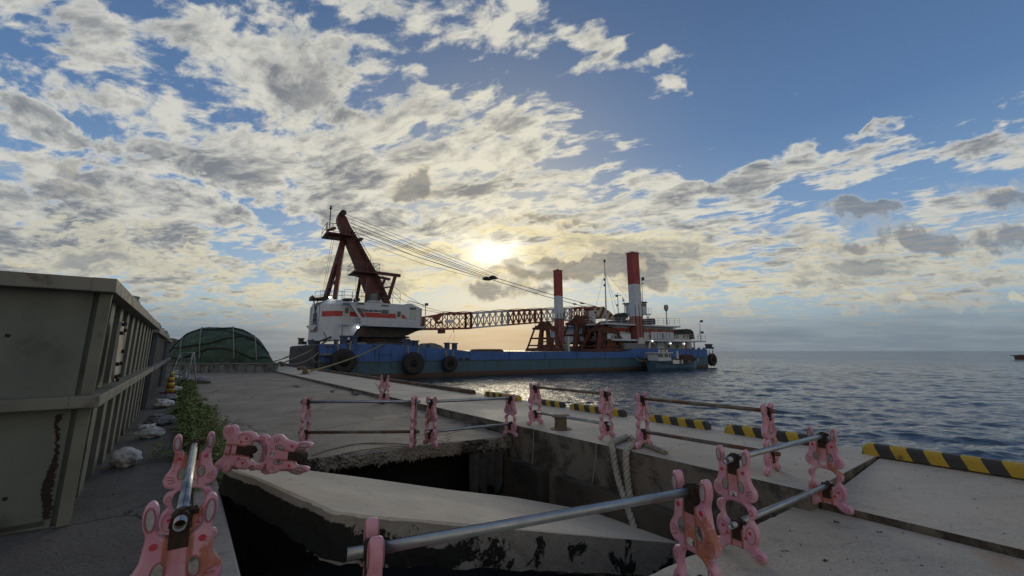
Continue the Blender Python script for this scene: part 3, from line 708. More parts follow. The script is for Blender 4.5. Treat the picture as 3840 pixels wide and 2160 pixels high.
near = [(3240, 4300, 'black and yellow striped curb at the right edge of the quay, nearest and longest', .15), (2725, 3115, 'striped curb behind the rabbit with the rusty apron pipes', .15),
        (2441, 2661, 'striped curb on the quay edge seen between two rabbit posts right of the rope', .145), (2144, 2345, 'striped curb on the quay edge behind the rope top rabbit', .145),
        (1996, 2115, 'short striped curb right behind the rabbit left of the bollard', .14), (1822, 1950, 'worn dark striped curb at the corner of the visible water', .15)]
for a, b, lab, h in near:
    s0 = s_at(a, W_E); s1 = s_at(min(b, 3990), W_E) if b < 4000 else s_at(3990, W_E)-1.5
    curb(s0, s1, W_E, M_str, h, lab, 'black and yellow curbs along the quay edge')
s = s_at(1790, W_E)+.2; k = 0
while s < 62:
    L = 2.6
    o = curb(s, s+L, W_E, M_rusc, .13, 'low dark rusty curb beam on the far quay edge towards the barge', 'rusty curb beams along the far quay edge'); s += L+.12; k += 1
# ---------------------------------------------------------------- bollards
M_boll = mat('rusty_bollard', (.10, .065, .045), (.16, .12, .09), 9, .8, bump=.004, stain=(.22, .10, .04), sscale=5)
p = G(2103, 1609, 0)
bo = thing('mooring_bollard', 'round rusty mooring bollard with a wide flat top on the apron', 'bollard', p)
b = MB(); b.lathe([(.20, 0), (.20, .012), (.125, .02), (.115, .06), (.112, .20)], n=28); b.build('post', M_boll, bo, smooth=False)
b = MB(); b.lathe([(.112, .20), (.165, .222), (.172, .245), (.160, .262), (.10, .272), (0, .274)], n=28); b.build('cap', mat('worn_bollard_cap', (.20, .19, .175), (.12, .10, .085), 8, .7, bump=.003), bo, smooth=True)
def bent_bollard(p, yaw, label, sc=1.0):
    r = thing('bent_bollard', label, 'bollard', p, (0, 0, yaw))
    b = MB(); pts = [(0, 0, 0), (0, 0, .16*sc), (.015*sc, 0, .26*sc), (-.06*sc, 0, .34*sc), (-.20*sc, 0, .36*sc), (-.34*sc, 0, .33*sc), (-.42*sc, 0, .26*sc)]
    b.tube(pts, [.15*sc, .13*sc, .14*sc, .13*sc, .11*sc, .12*sc, .07*sc], 14); b.build('horn', M_boll, r, smooth=True)
    b = MB(); b.lathe([(.30*sc, 0), (.30*sc, .02), (.17*sc, .05)], n=18); b.build('base', M_boll, r)
    return r
PB = G(1143, 1403, 0); bent_bollard(PB, 0, 'dark hooked bollard on the far apron with a yellow mooring rope', 1.1)
# ---------------------------------------------------------------- ropes
M_rope = mat('white_rope', (.40, .385, .34), (.27, .255, .22), 14, .9, bump=.006, bscale=70)
M_ropey = mat('yellow_rope', (.36, .28, .12), (.24, .20, .12), 14, .9, bump=.01, bscale=60)
M_ropeg = mat('grey_rope', (.30, .27, .22), (.20, .18, .15), 14, .9, bump=.01, bscale=60)
def smooth_path(pts, n=8):
    pts = [Vector(p) for p in pts]; q = [pts[0]*2-pts[1]]+pts+[pts[-1]*2-pts[-2]]; out = []
    for i in range(1, len(q)-2):
        for j in range(n):
            t = j/n; a, b, c, d = q[i-1:i+3]
            out.append(.5*((2*b)+(c-a)*t+(2*a-5*b+4*c-d)*t*t+(3*b-a-3*c+d)*t**3))
    return out+[pts[-1]]
def twisted(pts, r, m, name, label, cat='rope', strands=3, pitch=.22, grp=None, seg=8, n=8):
    path = smooth_path(pts, seg); mb = MB(); L = [0]
    for a, b in zip(path[:-1], path[1:]): L.append(L[-1]+(b-a).length)
    tot = L[-1]; N = max(24, min(420, int(tot/pitch*9)))
    dense = []; j = 0
    for i in range(N+1):
        s = tot*i/N
        while j < len(L)-2 and L[j+1] < s: j += 1
        dense.append(path[j].lerp(path[j+1], (s-L[j])/max(1e-6, L[j+1]-L[j])))
    for st in range(strands):
        pp = []; last = None
        for i, p in enumerate(dense):
            d = (dense[min(i+1, N)]-dense[max(i-1, 0)]).normalized()
            a = last-d*last.dot(d) if last is not None else (d.cross(Vector((0, 0, 1))) if abs(d.z) < .9 else Vector((1, 0, 0)))
            a.normalize(); last = a; b = d.cross(a); ph = 2*math.pi*(tot*i/N/pitch+st/strands)
            pp.append(p+(a*math.cos(ph)+b*math.sin(ph))*r*.48)
        mb.tube(pp, r*.58, n)
    o = mb.build(name, m, smooth=True); tag(o, label, cat, grp); return reorigin(o, path[0])
wt = 5.27
def WallP(px, z, w=5.21):        # point on the pit wall plane at picture column px
    d = ray(px, 1700); d.z = 0; t = w/d.dot(ND); return Vector((d.x*t, d.y*t, z))
r1 = [G(2286, 1655, .03), G(2295, 1662, .05), WallP(2296, .01, 5.23), WallP(2312, -.35, 5.20), WallP(2335, -.62, 5.15), WallP(2368, -.95, 5.05), WallP(2352, -1.12, 4.9), WallP(2300, -1.20, 4.75), WallP(2360, -1.19, 4.6), WallP(2400, -1.2, 4.5)]
r1[0] = Q(5.9, ws(r1[0])[1]+.0, .05)
twisted(r1, .048, M_rope, 'mooring_rope', 'left strand of the thick white twisted rope hanging down the pit wall', grp=None)
r2 = [Q(6.0, ws(WallP(2300, 0))[1], .05), WallP(2375, .05, 5.5), WallP(2352, .02, 5.24), WallP(2346, -.1, 5.2), WallP(2350, -.4, 5.2), WallP(2362, -.75, 5.17), WallP(2372, -1.0, 5.1), WallP(2350, -1.14, 4.95), WallP(2310, -1.16, 4.7)]
twisted(r2, .048, M_rope, 'mooring_rope', 'right strand of the thick white twisted rope hanging down the pit wall', grp=None)
r3 = [Q(6.02, ws(WallP(2270, 0))[1]+.15, .03), Q(5.75, ws(WallP(2300, 0))[1], .05), Q(5.6, ws(WallP(2390, 0))[1], .04), Q(5.5, ws(WallP(2440, 0))[1]-.05, .03)]
twisted(r3, .035, M_ropeg, 'rope_bundle', 'frayed grey rope bundle lying at the foot of the rope top rabbit')
twisted([WallP(2238, .01, 5.26), WallP(2230, -.3, 5.22), WallP(2212, -.7, 5.2), WallP(2192, -1.15, 5.1)], .011, M_ropeg, 'thin_rope', 'thin cord hanging down the pit wall left of the thick white rope', pitch=.08, strands=2, n=5)
twisted([WallP(2001, .02, 5.26), WallP(2000, -.25, 5.23), WallP(1996, -.6, 5.2)], .011, M_ropeg, 'thin_rope', 'thin cord hanging below the rabbit post left of the bollard', pitch=.08, strands=2, n=5)
twisted([G(1170, 1708, -.11), G(1230, 1688, -.11), G(1340, 1665, -.115), G(1440, 1662, -.115), G(1560, 1669, -.12)], .012, M_ropeg, 'thin_rope', 'upper thin cord looping over the yard towards the two close rabbit posts', pitch=.08, strands=2, n=5)
twisted([G(1280, 1703, -.11), G(1360, 1688, -.115), G(1460, 1676, -.115), G(1555, 1671, -.12)], .010, M_ropeg, 'thin_rope', 'lower thin cord near the broken yard edge by the two close rabbit posts', pitch=.08, strands=2, n=5)
# ---------------------------------------------------------------- steel tanks on the left
M_tank = mat('olive_steel', (.125, .148, .134), (.092, .110, .100), 1.6, .62, bump=.004, bscale=5, stain=(.05, .05, .042), sscale=1.5, sthr=(.50, .66), samt=.6)
M_tank_rib = mat('pale_olive_steel', (.16, .172, .148), (.11, .12, .105), 2.2, .6, bump=.003, stain=(.07, .045, .03), sscale=2.4, sthr=(.54, .68), samt=.7)
M_tankb = mat('slate_steel', (.085, .105, .128), (.06, .075, .094), 1.8, .6, bump=.004, stain=(.05, .035, .03), sscale=2, sthr=(.55, .7), samt=.6)
M_rustp = mat('flaked_rust', (.014, .010, .009), (.035, .018, .013), 12, .95, bump=.012, bscale=25)
M_rim = mat('bent_rim', (.19, .19, .168), (.13, .135, .12), 3, .6, stain=(.09, .055, .03), sscale=3)
def tank(s0, L, name, label, m, mr, hatch=False, wid=4.2, H=2.13, flare=.07, sag=.0):
    o0 = Q(-.81, s0, -.03); r = thing(name, label, 'steel tank', o0, (0, 0, ZQ-math.pi/2))
    # local x: along -s?  rotation maps local x -> ND rotated -90 = -SD ; local y -> ND
    def P(w, s, z): return (-s, w, z)           # s along quay, w toward sea
    n = 14; b = MB()
    def top(s): return H-sag*math.sin(math.pi*min(1, s/L))
    # walls with thickness
    for (wa, wb) in ((0, .03), (-wid, -wid+.03)):
        q = [P(wa, 0, 0), P(wb, 0, 0), P(wb, L, 0), P(wa, L, 0)]; f = flare if wa > -1 else -flare
        t = [P(wa+f, 0, H), P(wb+f, 0, H), P(wb+f, L, H), P(wa+f, L, H)]; b.hexa(q, t)
    for sa in (0, L-.03):
        b.hexa([P(-wid+.03, sa, 0), P(0, sa, 0), P(0, sa+.03, 0), P(-wid+.03, sa+.03, 0)], [P(-wid+.03-flare, sa, H), P(flare, sa, H), P(flare, sa+.03, H), P(-wid+.03-flare, sa+.03, H)])
    b.box(-L, 0, -wid+.03, 0, .02, .06); b.build('shell', m, r)
    # side ribs
    ns = int(L/.80)
    for i in range(ns+1):
        s = .22+(L-.44)*i/ns; g = MB()
        for (z0, z1) in ((0, .985), (1.085, H-.12)):
            f0, f1 = flare*z0/H, flare*z1/H; dp = .035
            for sa, sb, d0_, d1_ in ((s-.14, s-.125, 0, dp), (s+.125, s+.14, 0, dp), (s-.14, s+.14, dp, dp+.012)):
                g.hexa([P(.03+d0_+f0, sa, z0), P(.03+d1_+f0, sa, z0), P(.03+d1_+f0, sb, z0), P(.03+d0_+f0, sb, z0)], [P(.03+d0_+f1, sa, z1), P(.03+d1_+f1, sa, z1), P(.03+d1_+f1, sb, z1), P(.03+d0_+f1, sb, z1)])
        g.build('rib', mr, r)
    # mid belt and top rim going round the visible sides
    for nm, z0, z1, dp in (('belt', .985, 1.085, .19), ('top_rim', H-.125, H, .165)):
        f = flare*(z0+z1)/2/H; g = MB()
        g.box(-L-.02, .17, .03+f, .03+f+dp, z0, z1); g.box(.0, .168, -wid-f, .03+f, z0+.002, z1-.002)
        g.build(nm, M_rim if nm == 'top_rim' else mr, r, bevel=.006)
    g = MB(); g.hexa([(.002, .075, 0), (.035, .075, 0), (.035, .16, 0), (.002, .16, 0)], [(.002, .075+flare*.45, .98), (.035, .075+flare*.45, .98), (.035, .16+flare*.45, .98), (.002, .16+flare*.45, .98)])
    g.hexa([(.002, .075+flare*.5, 1.09), (.035, .075+flare*.5, 1.09), (.035, .16+flare*.5, 1.09), (.002, .16+flare*.5, 1.09)], [(.002, .075+flare, H-.13), (.035, .075+flare, H-.13), (.035, .16+flare, H-.13), (.002, .16+flare, H-.13)])
    g.build('corner_plate', mr, r, bevel=.004)
    if hatch:
        g = MB(); s = 1.02; f = flare*.75; pts = []
        for i in range(28):
            t = 2*math.pi*i/28; sx = .20; sz = .33
            zz = (abs(math.sin(t))**.55)*math.copysign(sz, math.sin(t)); xx = (abs(math.cos(t))**.7)*math.copysign(sx, math.cos(t)); pts.append((xx, zz))
        g.hexa([P(.16+f*1.0, s+x, 1.47+z) for x, z in pts], [P(.185+f*1.0, s+x, 1.47+z) for x, z in pts])
        g.build('hatch', mat('pale_hatch', (.42, .40, .34), (.34, .32, .27), 5, .6, stain=(.12, .08, .05), sscale=5), r)
        for i in range(0, 28, 3):
            g = MB(); x, z = pts[i][0]*.92, pts[i][1]*.94; g.lathe([(.02, 0), (.02, .03)], P(.183+f, s+x, 1.47+z), 8, 'y'); g.build('hatch_bolt', M_rustm, r)
        # dark flaked strip on the end face
        g = MB(); cc = []
        for k in range(90):
            z = .07+.86*k/89; w0 = -.012-.016*random.random()-.035*math.sin(k*.055)**2+.03*z; wd = .030+.022*math.sin(k*.07)+.022*random.random(); cc.append((w0, min(w0+wd, .072+.032*z), z))
        vs = []
        for a, c, z in cc: vs += [(.006, a, z), (.006, c, z)]
        for a, c, z in cc: vs += [(.0, a, z), (.0, c, z)]
        m2 = len(cc)*2; fs = [(2*i, 2*i+1, 2*i+3, 2*i+2) for i in range(len(cc)-1)]
        g.add(vs, fs+[tuple([0, 1, m2+1, m2])])
        g.build('rust_patch', M_rustp, r)
        g = MB()
        for k in range(26):
            w0 = random.uniform(-3.2, -.25); z = random.choice((random.uniform(.15, .9), random.uniform(1.15, 1.8))); a = random.uniform(.01, .05); bb = random.uniform(.004, .02)
            g.hexa([(.0, w0, z), (.0, w0+a, z-bb*.4), (.0, w0+a*1.3, z+bb), (.0, w0+a*.3, z+bb*1.2)], [(.005, w0, z), (.005, w0+a, z-bb*.4), (.005, w0+a*1.3, z+bb), (.005, w0+a*.3, z+bb*1.2)])
        g.build('paint_chips', M_rustp, r)
    return r
tank(5.44, 8.6, 'steel_tank', 'large olive green steel tank at the left with ribs, belt and a pale oval hatch', M_tank, M_tank_rib, True)
tank(14.5, 8.4, 'steel_tank', 'slate grey ribbed steel tank behind the large olive one, beside the traffic cone', M_tankb, M_tankb, H=2.05)
tank(23.3, 8.0, 'steel_tank', 'furthest grey ribbed steel tank in the left row, next to the net covered tray', M_tankb, M_tankb, H=2.0)
# ropes / rags tied on the tank rims
M_rag = mat('white_plastic_bag', (.56, .56, .56), (.40, .41, .43), 8, .55, bump=.01, stain=(.16, .15, .14), sscale=3, samt=.6)
M_ragg = mat('pale_green_net', (.22, .36, .32), (.14, .24, .22), 12, .8, bump=.01)
def blob(name, p, sx, sy, sz, m, label, cat, seed, grp=None, yaw=0, knot=False, rough=.25):
    import bmesh
    from mathutils import noise
    r = thing(name, label, cat, p, (0, 0, yaw), grp)
    bm = bmesh.new(); bmesh.ops.create_icosphere(bm, subdivisions=4, radius=1)
    for v in bm.verts:
        n = noise.fractal(v.co*1.6+Vector((seed*3.1, 0, 0)), .7, 2.1, 4); c = abs(noise.noise(v.co*4+Vector((0, seed, 0))))
        v.co *= 1+rough*n-.10*rough*4*c*.4
        v.co = Vector((v.co.x*sx, v.co.y*sy, max(-.0, (v.co.z*.5+.45))*sz))
    me = bpy.data.meshes.new(name); bm.to_mesh(me); bm.free(); me.materials.append(m)
    me.polygons.foreach_set('use_smooth', [True]*len(me.polygons))
    o = bpy.data.objects.new('sack', me); COL.objects.link(o); o.parent = r
    if knot:
        k = MB()
        for i in range(7):
            a = i*.9+seed; k.tube([(-sx*.25, 0, sz*.8), (-sx*.3+.05*math.cos(a), .05*math.sin(a), sz*.98), (-sx*.35+.13*math.cos(a), .12*math.sin(a), sz*(1.0+.10*math.sin(i*2.1)))], [.035, .03, .012], 7)
        k.build('knot', m, r, smooth=True)
    return r
blob('net_bundle', Q(-.68, 8.3, 2.08), .10, .10, .14, M_ragg, 'pale green net knot tied on the rim of the large olive tank', 'net', 1, knot=True)
for k, (s, lab) in enumerate(((13.4, 'crumpled grey cloth on the far end of the large olive tank rim'), (15.3, 'pale green rag on the near end of the slate tank rim'), (18.6, 'white bag hanging on the middle of the slate tank rim'), (21.5, 'pale cloth bundle on the far end of the slate tank rim'), (24.0, 'white cloth draped on the rim of the furthest tank'))):
    blob('cloth_bundle', Q(-.68, s, 2.0), .13, .10, .17+.03*(k % 2), M_ragg if k in (1, 3) else M_rag, lab, 'cloth', k+4, knot=True)
# sandbags along the tank foot
M_sack = mat('white_sandbag', (.72, .71, .69), (.52, .52, .52), 7, .75, bump=.008, bscale=30, stain=(.14, .13, .12), sscale=2.5, samt=.75)
M_sackg = mat('grey_sandbag', (.22, .23, .25), (.16, .165, .18), 7, .8, bump=.008, bscale=30, stain=(.42, .42, .42), sscale=2.2, sthr=(.5, .6), samt=.8)
SG = 'sandbags along the foot of the tanks'
for i, (px, py, w_, h_, m, lab) in enumerate([(468, 1748, .17, .22, M_sack, 'big pale sandbag closest to us at the foot of the olive tank'), (562, 1641, .19, .20, M_sack, 'white tied plastic sandbag behind the closest one'),
        (604, 1592, .26, .19, M_sackg, 'grey sandbag with a white crumpled top beside the weeds'), (612, 1528, .24, .21, M_sack, 'white crumpled sandbag just in front of the cone'), (628, 1503, .28, .20, M_sackg, 'dark grey flat sandbag touching the cone base'),
        (660, 1470, .22, .22, M_sack, 'pale sandbag to the right of the cone base'), (655, 1424, .26, .24, M_sack, 'white sandbag between the cone and the ladder'), (662, 1402, .26, .22, M_sack, 'distant sandbag under the ladder')]):
    p = G(px, py, -.03); w1, s1 = ws(p); p = Q(min(w1, .05), s1, -.03) 
    blob('sandbag', p, w_, w_*.72, h_, m, lab, 'sandbag', i+11, SG, yaw=R(30*i), knot=i in (1, 2, 3), rough=.30)
blob('wrapped_bundle', G(762, 1437, -.12), .42, .25, .32, M_sackg, 'grey white wrapped bundle lying alone on the yard pavement', 'bundle', 40, rough=.15)
# ---------------------------------------------------------------- traffic cone
p = G(637, 1472, -.02)
r = thing('traffic_cone', 'yellow and faded red banded traffic cone with dark wear beside the slate tank', 'cone', p)
my = mat('cone_yellow', (.62, .60, .03), (.50, .50, .03), 9, .5, stain=(.2, .16, .05), sscale=3); mr_ = mat('cone_red', (.34, .05, .03), (.20, .03, .02), 9, .6)
b = MB(); b.box(-.21, .21, -.21, .21, .0, .035); b.build('base', mr_, r, bevel=.01)
zs = [.035, .15, .24, .35, .43, .53, .60, .72]; rad = lambda z: .15-.115*z/.72
for i in range(7):
    b = MB(); z0, z1 = zs[i], zs[i+1]; e = .004 if i % 2 == 0 else 0
    b.lathe([(rad(z0)+e, z0), (rad(z1)+e, z1)]+([(rad(z1)*.5, z1+.012), (0, z1+.012)] if i == 6 else []), n=24)
    b.build('band', my if i % 2 == 0 else mr_, r, smooth=True)
# ---------------------------------------------------------------- step ladder
M_alu = mat('aluminium', (.52, .54, .56), (.42, .44, .46), 8, .35, metal=.7)
p = G(672, 1440, -.03)
r = thing('step_ladder', 'aluminium step ladder standing in front of the net covered tray', 'ladder', p, (0, 0, R(6)))
hh = 1.38
for sx in (-1, 1):
    b = MB(); b.beam((sx*.40-.06, -.05, 0), (sx*.27, .28, hh), .055, .03); b.build('front_rail', M_alu, r)
    b = MB(); b.beam((sx*.36-.02, .62, 0), (sx*.27, .34, hh), .045, .03); b.build('rear_rail', M_alu, r)
b = MB(); b.box(-.30, .30, .22, .42, hh-.03, hh); b.build('top_step', M_alu, r, bevel=.005)
for k in range(1, 5):
    t = k/5; b = MB(); xw = .40-.13*t; b.box(-xw-.06*(1-t), xw-.06*(1-t), -.05+.33*t-.04, -.05+.33*t+.05, hh*t-.02, hh*t+.015); b.build('step', M_alu, r)
# ---------------------------------------------------------------- net covered tray
pl, pr = G(600, 1398, -.13), G(1034, 1398, -.13)
r = thing('net_covered_tray', 'green netting dome heaped over a long low grey steel tray', 'netting pile', ((pl.x+pr.x)/2, pl.y, -.13))
hw = (pr.x-pl.x)/2; dpt = 8.0; M_tray = mat('grey_tray_steel', (.17, .19, .205), (.12, .135, .15), 1.5, .6, bump=.004, stain=(.06, .055, .05), sscale=2)
b = MB(); SK = -.66*dpt; b.hexa([(-hw, 0, 0), (hw, 0, 0), (hw+SK, dpt, 0), (-hw+SK, dpt, 0)], [(-hw-.2, -.02, .62), (hw+.25, -.02, .62), (hw+.25+SK, dpt, .62), (-hw-.2+SK, dpt, .62)]); b.build('tray', M_tray, r)
b = MB(); b.hexa([(-hw-.25, -.12, .622), (hw+.30, -.12, .622), (hw+.3+SK, dpt, .622), (-hw-.25+SK, dpt, .622)], [(-hw-.25, -.12, .69), (hw+.30, -.12, .69), (hw+.3+SK, dpt, .69), (-hw-.25+SK, dpt, .69)]); b.build('rim', M_tray, r)
for k in range(13):
    x = -hw+.2+(2*hw-.4)*k/12; b = MB(); b.box(x-.02, x+.02, -.085, -.003, .0, .62); b.build('stiffener', M_tray, r)
mtxt = mat('black_paint', (.012, .012, .014), None, 9, .7)
for ch, px in (('0', 722), ('Y', 832), ('B', 908), ('7', 1012)):
    x = (px-1920)/1600*(pl.y)/.99-r.location.x
    text_mesh(ch, .42, mtxt, 'painted_letter', r, .004, Matrix.Translation((x, -.095, .36)) @ Matrix.Rotation(math.pi/2, 4, 'X'), sx=.9)
def net():
    from mathutils import noise
    nu, nv = 120, 48; vs = []; hwn = hw-.15
    for j in range(nv+1):
        for i in range(nu+1):
            a = math.pi*i/nu; b_ = math.pi*j/nv
            x = -math.cos(a); y = -math.cos(b_)
            x = math.copysign(abs(x)**.80, x); h = max(0, 1-abs(x)**2.5)**.62*max(0, 1-abs(y)**2.6)**.5
            skew = .30*(1-h)
            px_ = x*(hwn); py_ = dpt/2+y*(dpt/2-.1); z = .69+2.75*h
            q = Vector((px_*.7, py_*.7, z)); n = noise.fractal(q, .8, 2.2, 4)
            fold = .10*abs(math.sin(px_*2.3+1.4*noise.noise(q*.6)))*(1-h)
            vs.append((px_+.08*n-.30*h-.66*py_, py_-.14*n-.1*fold, z+.12*n*min(1, h*2)-.12*math.cos(px_*1.9)*h*.4))
    b = MB(); b.add(vs, [(j*(nu+1)+i, j*(nu+1)+i+1, (j+1)*(nu+1)+i+1, (j+1)*(nu+1)+i) for j in range(nv) for i in range(nu)])
    m = mat('green_net', (.040, .082, .058), (.026, .055, .040), 3.5, .85, bump=.05, bscale=26, stain=(.10, .17, .12), sscale=2.2, sthr=(.5, .68), samt=.6)
    b.build('net', m, r, smooth=True)
    def srf(i, j, out=.05): v = Vector(vs[j*(nu+1)+i]); return v+Vector((0, -out, out))
    ms = mat('grey_strap', (.20, .21, .19), (.14, .15, .14), 12, .9); md = mat('dark_seam_rope', (.015, .022, .018), None, 6, .9)
    for i in (34, 50, 68, 86):
        s = MB(); s.tube([srf(i+(0 if j > 6 else 0), j, .06) for j in range(1, 24, 1)], .045, 6); s.build('strap', ms, r, smooth=True)
    for k, f in enumerate((lambda i: 15+4*math.sin(i*.05), lambda i: 10+3*math.sin(i*.08+1), lambda i: 4+1.6*math.sin(i*.13), lambda i: 19+2*math.sin(i*.06+2))):
        s = MB(); pts = []
        for i in range(14, 108, 2): pts.append(srf(i, max(1, min(23, int(f(i)))), .05))
        s.tube(smooth_path(pts[::3], 5), .05, 6); s.build('seam_rope', md, r, smooth=True)
net()
# ---------------------------------------------------------------- vegetation and litter
M_leaf = mat('weed_leaves', (.21, .26, .045), (.10, .145, .025), 3, .7, stain=(.16, .17, .04), sscale=2.5, samt=.6, detail=3)
def weeds():
    mb = MB(); r3 = random.Random(5)
    def leaf(p, L, w, yaw, el):
        d = Vector((math.cos(yaw)*math.cos(el), math.sin(yaw)*math.cos(el), math.sin(el))); sdv = Vector((-math.sin(yaw), math.cos(yaw), 0))*w
        up = Vector((0, 0, -L*.18))
        mb.add([p, p+d*L*.5+sdv, p+d*L+up, p+d*L*.5-sdv], [(0, 1, 2, 3)])
    clumps = []
    s = 5.6
    while s < 26:
        n = 1 if s < 6.6 else (3 if s < 13 else 2)
        for _ in range(n):
            w = r3.gauss(.33, .16 if s > 7.5 else .08)
            if s > 14: w = r3.gauss(.22, .12)
            big = max(.25, 1-abs(s-9.3)/6)
            clumps.append((w, s+r3.uniform(-.2, .2), .08+.22*big*r3.uniform(.5, 1.1)))
        s += .13
    for (w, s, h) in clumps:
        for st in range(7 if s < 14 else 4):
            base = Q(w+r3.gauss(0, .07), s+r3.gauss(0, .09), -.02); lean = Vector((r3.gauss(0, .35), r3.gauss(0, .35), 1)); hh = h*r3.uniform(.5, 1.15)
            nL = 9
            for k in range(nL):
                p = base+lean*hh*(k+1)/nL
                leaf(p, r3.uniform(.04, .085)*(1.4 if s > 12 else 1), r3.uniform(.012, .022)*(1.5 if s > 12 else 1), r3.uniform(0, 6.28), r3.uniform(-.3, .7))
    o = mb.build('weeds', M_leaf); tag(o, 'bushy yellow green weeds growing over the kerb between path and yard', 'weeds', kind='stuff'); reorigin(o, Q(.3, 9, 0))
weeds()
def dry_weed(p, label, n=26, h=.45, seed=1):
    mb = MB(); r3 = random.Random(seed)
    for i in range(n):
        a = r3.uniform(0, 6.28); l = r3.uniform(.5, 1)*h; q = Vector((math.cos(a)*l*.5, math.sin(a)*l*.5, l))
        mb.tube([(0, 0, 0), q*.5+Vector((0, 0, .05)), q, q+Vector((math.cos(a)*.06, math.sin(a)*.06, r3.uniform(-.06, .05)))], [.006, .005, .004, .002], 4)
    o = mb.build('dry_weed', mat('dry_stalks', (.10, .075, .045), (.06, .045, .03), 6, .9)); o.location = p; tag(o, label, 'plant')
dry_weed(G(1435, 1492, -.1), 'dry brown weed tuft growing from the step beside the lone rabbit', h=.48)
M_deb = mat('dark_debris', (.05, .045, .04), (.09, .08, .07), 8, .9, bump=.01)
def debris(px, py, z, L, label, seed, h=.05, name='debris'):
    r3 = random.Random(seed); b = MB(); n = 9
    for k in range(4):
        a = r3.uniform(-.4, .4); cx, cy = r3.uniform(-L*.3, L*.3), r3.uniform(-.05, .05); l = L*r3.uniform(.3, .6)
        b.beam((cx-l*math.cos(a), cy-l*math.sin(a), h*.3), (cx+l*math.cos(a), cy+l*math.sin(a), h*r3.uniform(.4, 1.2)), h*1.2, h*.4)
    o = b.build(name, M_deb, bevel=.004); o.location = G(px, py, z); o.rotation_euler = (0, 0, ZQ+math.pi/2+r3.uniform(-.3, .3)); tag(o, label, 'debris')
debris(1250, 1469, -.12, .5, 'dark flat scrap lying at the step on the far yard', 1)
debris(1330, 1481, -.12, .45, 'dark bent scrap with raised flap at the step', 2, .09)
debris(1115, 1451, -.12, .5, 'low brown clump of dirt on the far yard pavement', 3)
debris(1430, 1510, -.12, .5, 'dark red and black scrap lying just left of the lone rabbit', 4, .06)
debris(1770, 1592, -.15, .30, 'dark stick on the yard at the foot of the step', 5, .03)
debris(1855, 1612, -.2, .34, 'pale and dark splinters by the corner rabbit post', 6, .04)
M_drop = mat('dark_droppings', (.02, .018, .015), (.035, .03, .025), 20, .9)
def crumbs(px, py, z, seed, label):
    r3 = random.Random(seed); b = MB()
    for k in range(7):
        x, y, rr = r3.gauss(0, .014), r3.gauss(0, .010), r3.uniform(.005, .011); b.lathe([(0, 0), (rr, rr*.3), (rr*.8, rr), (0, rr*1.2)], (x, y, 0), 7)
    o = b.build('droppings', M_drop, smooth=True); o.location = G(px, py, z); tag(o, label, 'droppings', 'dark droppings on the lower slab')
for i, (px, py) in enumerate([(2936, 2096), (2923, 2118), (2940, 2070), (3137, 1960), (3292, 1997), (2850, 2093), (2945, 2118), (3097, 2106)]):
    crumbs(px, py, -.165, i, 'small clump of dark droppings on the bare lower slab at bottom right')
def grit():
    r3 = random.Random(9); mb = MB()
    for k in range(900):
        w = r3.uniform(-.5, 7.7); s_ = r3.uniform(-1, 12)
        if .3 < w < 5.5 and 1.9 < s_ < 7.1: continue
        z = -.03 if w < .2 else (.012 if w < .42 else ((-.04-.16*w/5.4 if w < 5.5 else -.14+.13*(w-5.52)/2.53) if s_ < 2 else (yz(w, s_) if w < 5.3 else 0)))
        q = Q(w, s_, z-.001); a = r3.uniform(.004, .016) if w > .2 else r3.uniform(.006, .022)
        p = [q+Vector((a*r3.uniform(.6, 1)*math.cos(t), a*r3.uniform(.6, 1)*math.sin(t), 0)) for t in (0, 1.3, 2.5, 3.8, 5.1)]
        c = q+Vector((0, 0, a*.8)); mb.add(p+[c], [(i, (i+1) % 5, 5) for i in range(5)])
    o = mb.build('grit', mat('loose_grit', (.16, .145, .12), (.06, .055, .05), 3, .9)); tag(o, 'loose grit and tiny stones scattered over the concrete', 'grit', kind='stuff')
grit()
# ================================================================ dredging barge
BP0 = Vector((-20.9, 46.5, WATER)); BU = Vector((.842, .539, 0)).normalized(); BV = Vector((-BU.y, BU.x, 0)); BYAW = math.atan2(BU.y, BU.x)
def bp(px, py, v):
    d = ray(px, py); t = (v-(EYE-BP0).dot(BV))/d.dot(BV); q = EYE+d*t-BP0
    return q.dot(BU), q.z
def BW(u, v, z): return BP0+BU*u+BV*v+Vector((0, 0, z))
def bpoly(L, v): return [bp(x, y, v) for x, y in L]
def bthing(name, label, cat, u, v, z, group=None): return thing(name, label, cat, BW(u, v, z), (0, 0, BYAW), group)
M_white = mat('ship_white', (.50, .55, .62), (.43, .48, .55), 1.2, .45, stain=(.34, .28, .22), sscale=1.6, sthr=(.62, .76), samt=.5, drip=True, bump=.004)
M_cream = mat('ship_cream', (.50, .50, .49), (.43, .43, .42), 1.2, .5, stain=(.28, .22, .16), sscale=1.6, sthr=(.60, .76), samt=.5, drip=True)
M_redp = mat('ship_red', (.42, .035, .03), (.34, .028, .025), 2, .5)
M_dkred = mat('crane_red', (.11, .020, .018), (.07, .014, .013), 1.5, .55, stain=(.04, .015, .012), sscale=2, samt=.6)
M_boomr = mat('boom_red', (.26, .055, .035), (.18, .035, .025), 2, .55, stain=(.07, .03, .02), sscale=3, samt=.6)
M_boomw = mat('boom_white', (.55, .58, .60), (.45, .48, .50), 2, .5, stain=(.25, .15, .10), sscale=3, sthr=(.55, .7), samt=.6)
M_blk = mat('dark_machinery', (.022, .020, .018), (.04, .032, .026), 1.3, .7, bump=.03, bscale=2.5)
M_deckd = mat('deck_fittings', (.06, .065, .07), (.04, .042, .046), 2, .7)
M_cab = mat('wire_rope', (.02, .02, .022), None, 8, .6, metal=.3)
M_glass = mat('ship_glass', (.05, .06, .07), (.07, .075, .08), .9, .2, spec=.4)
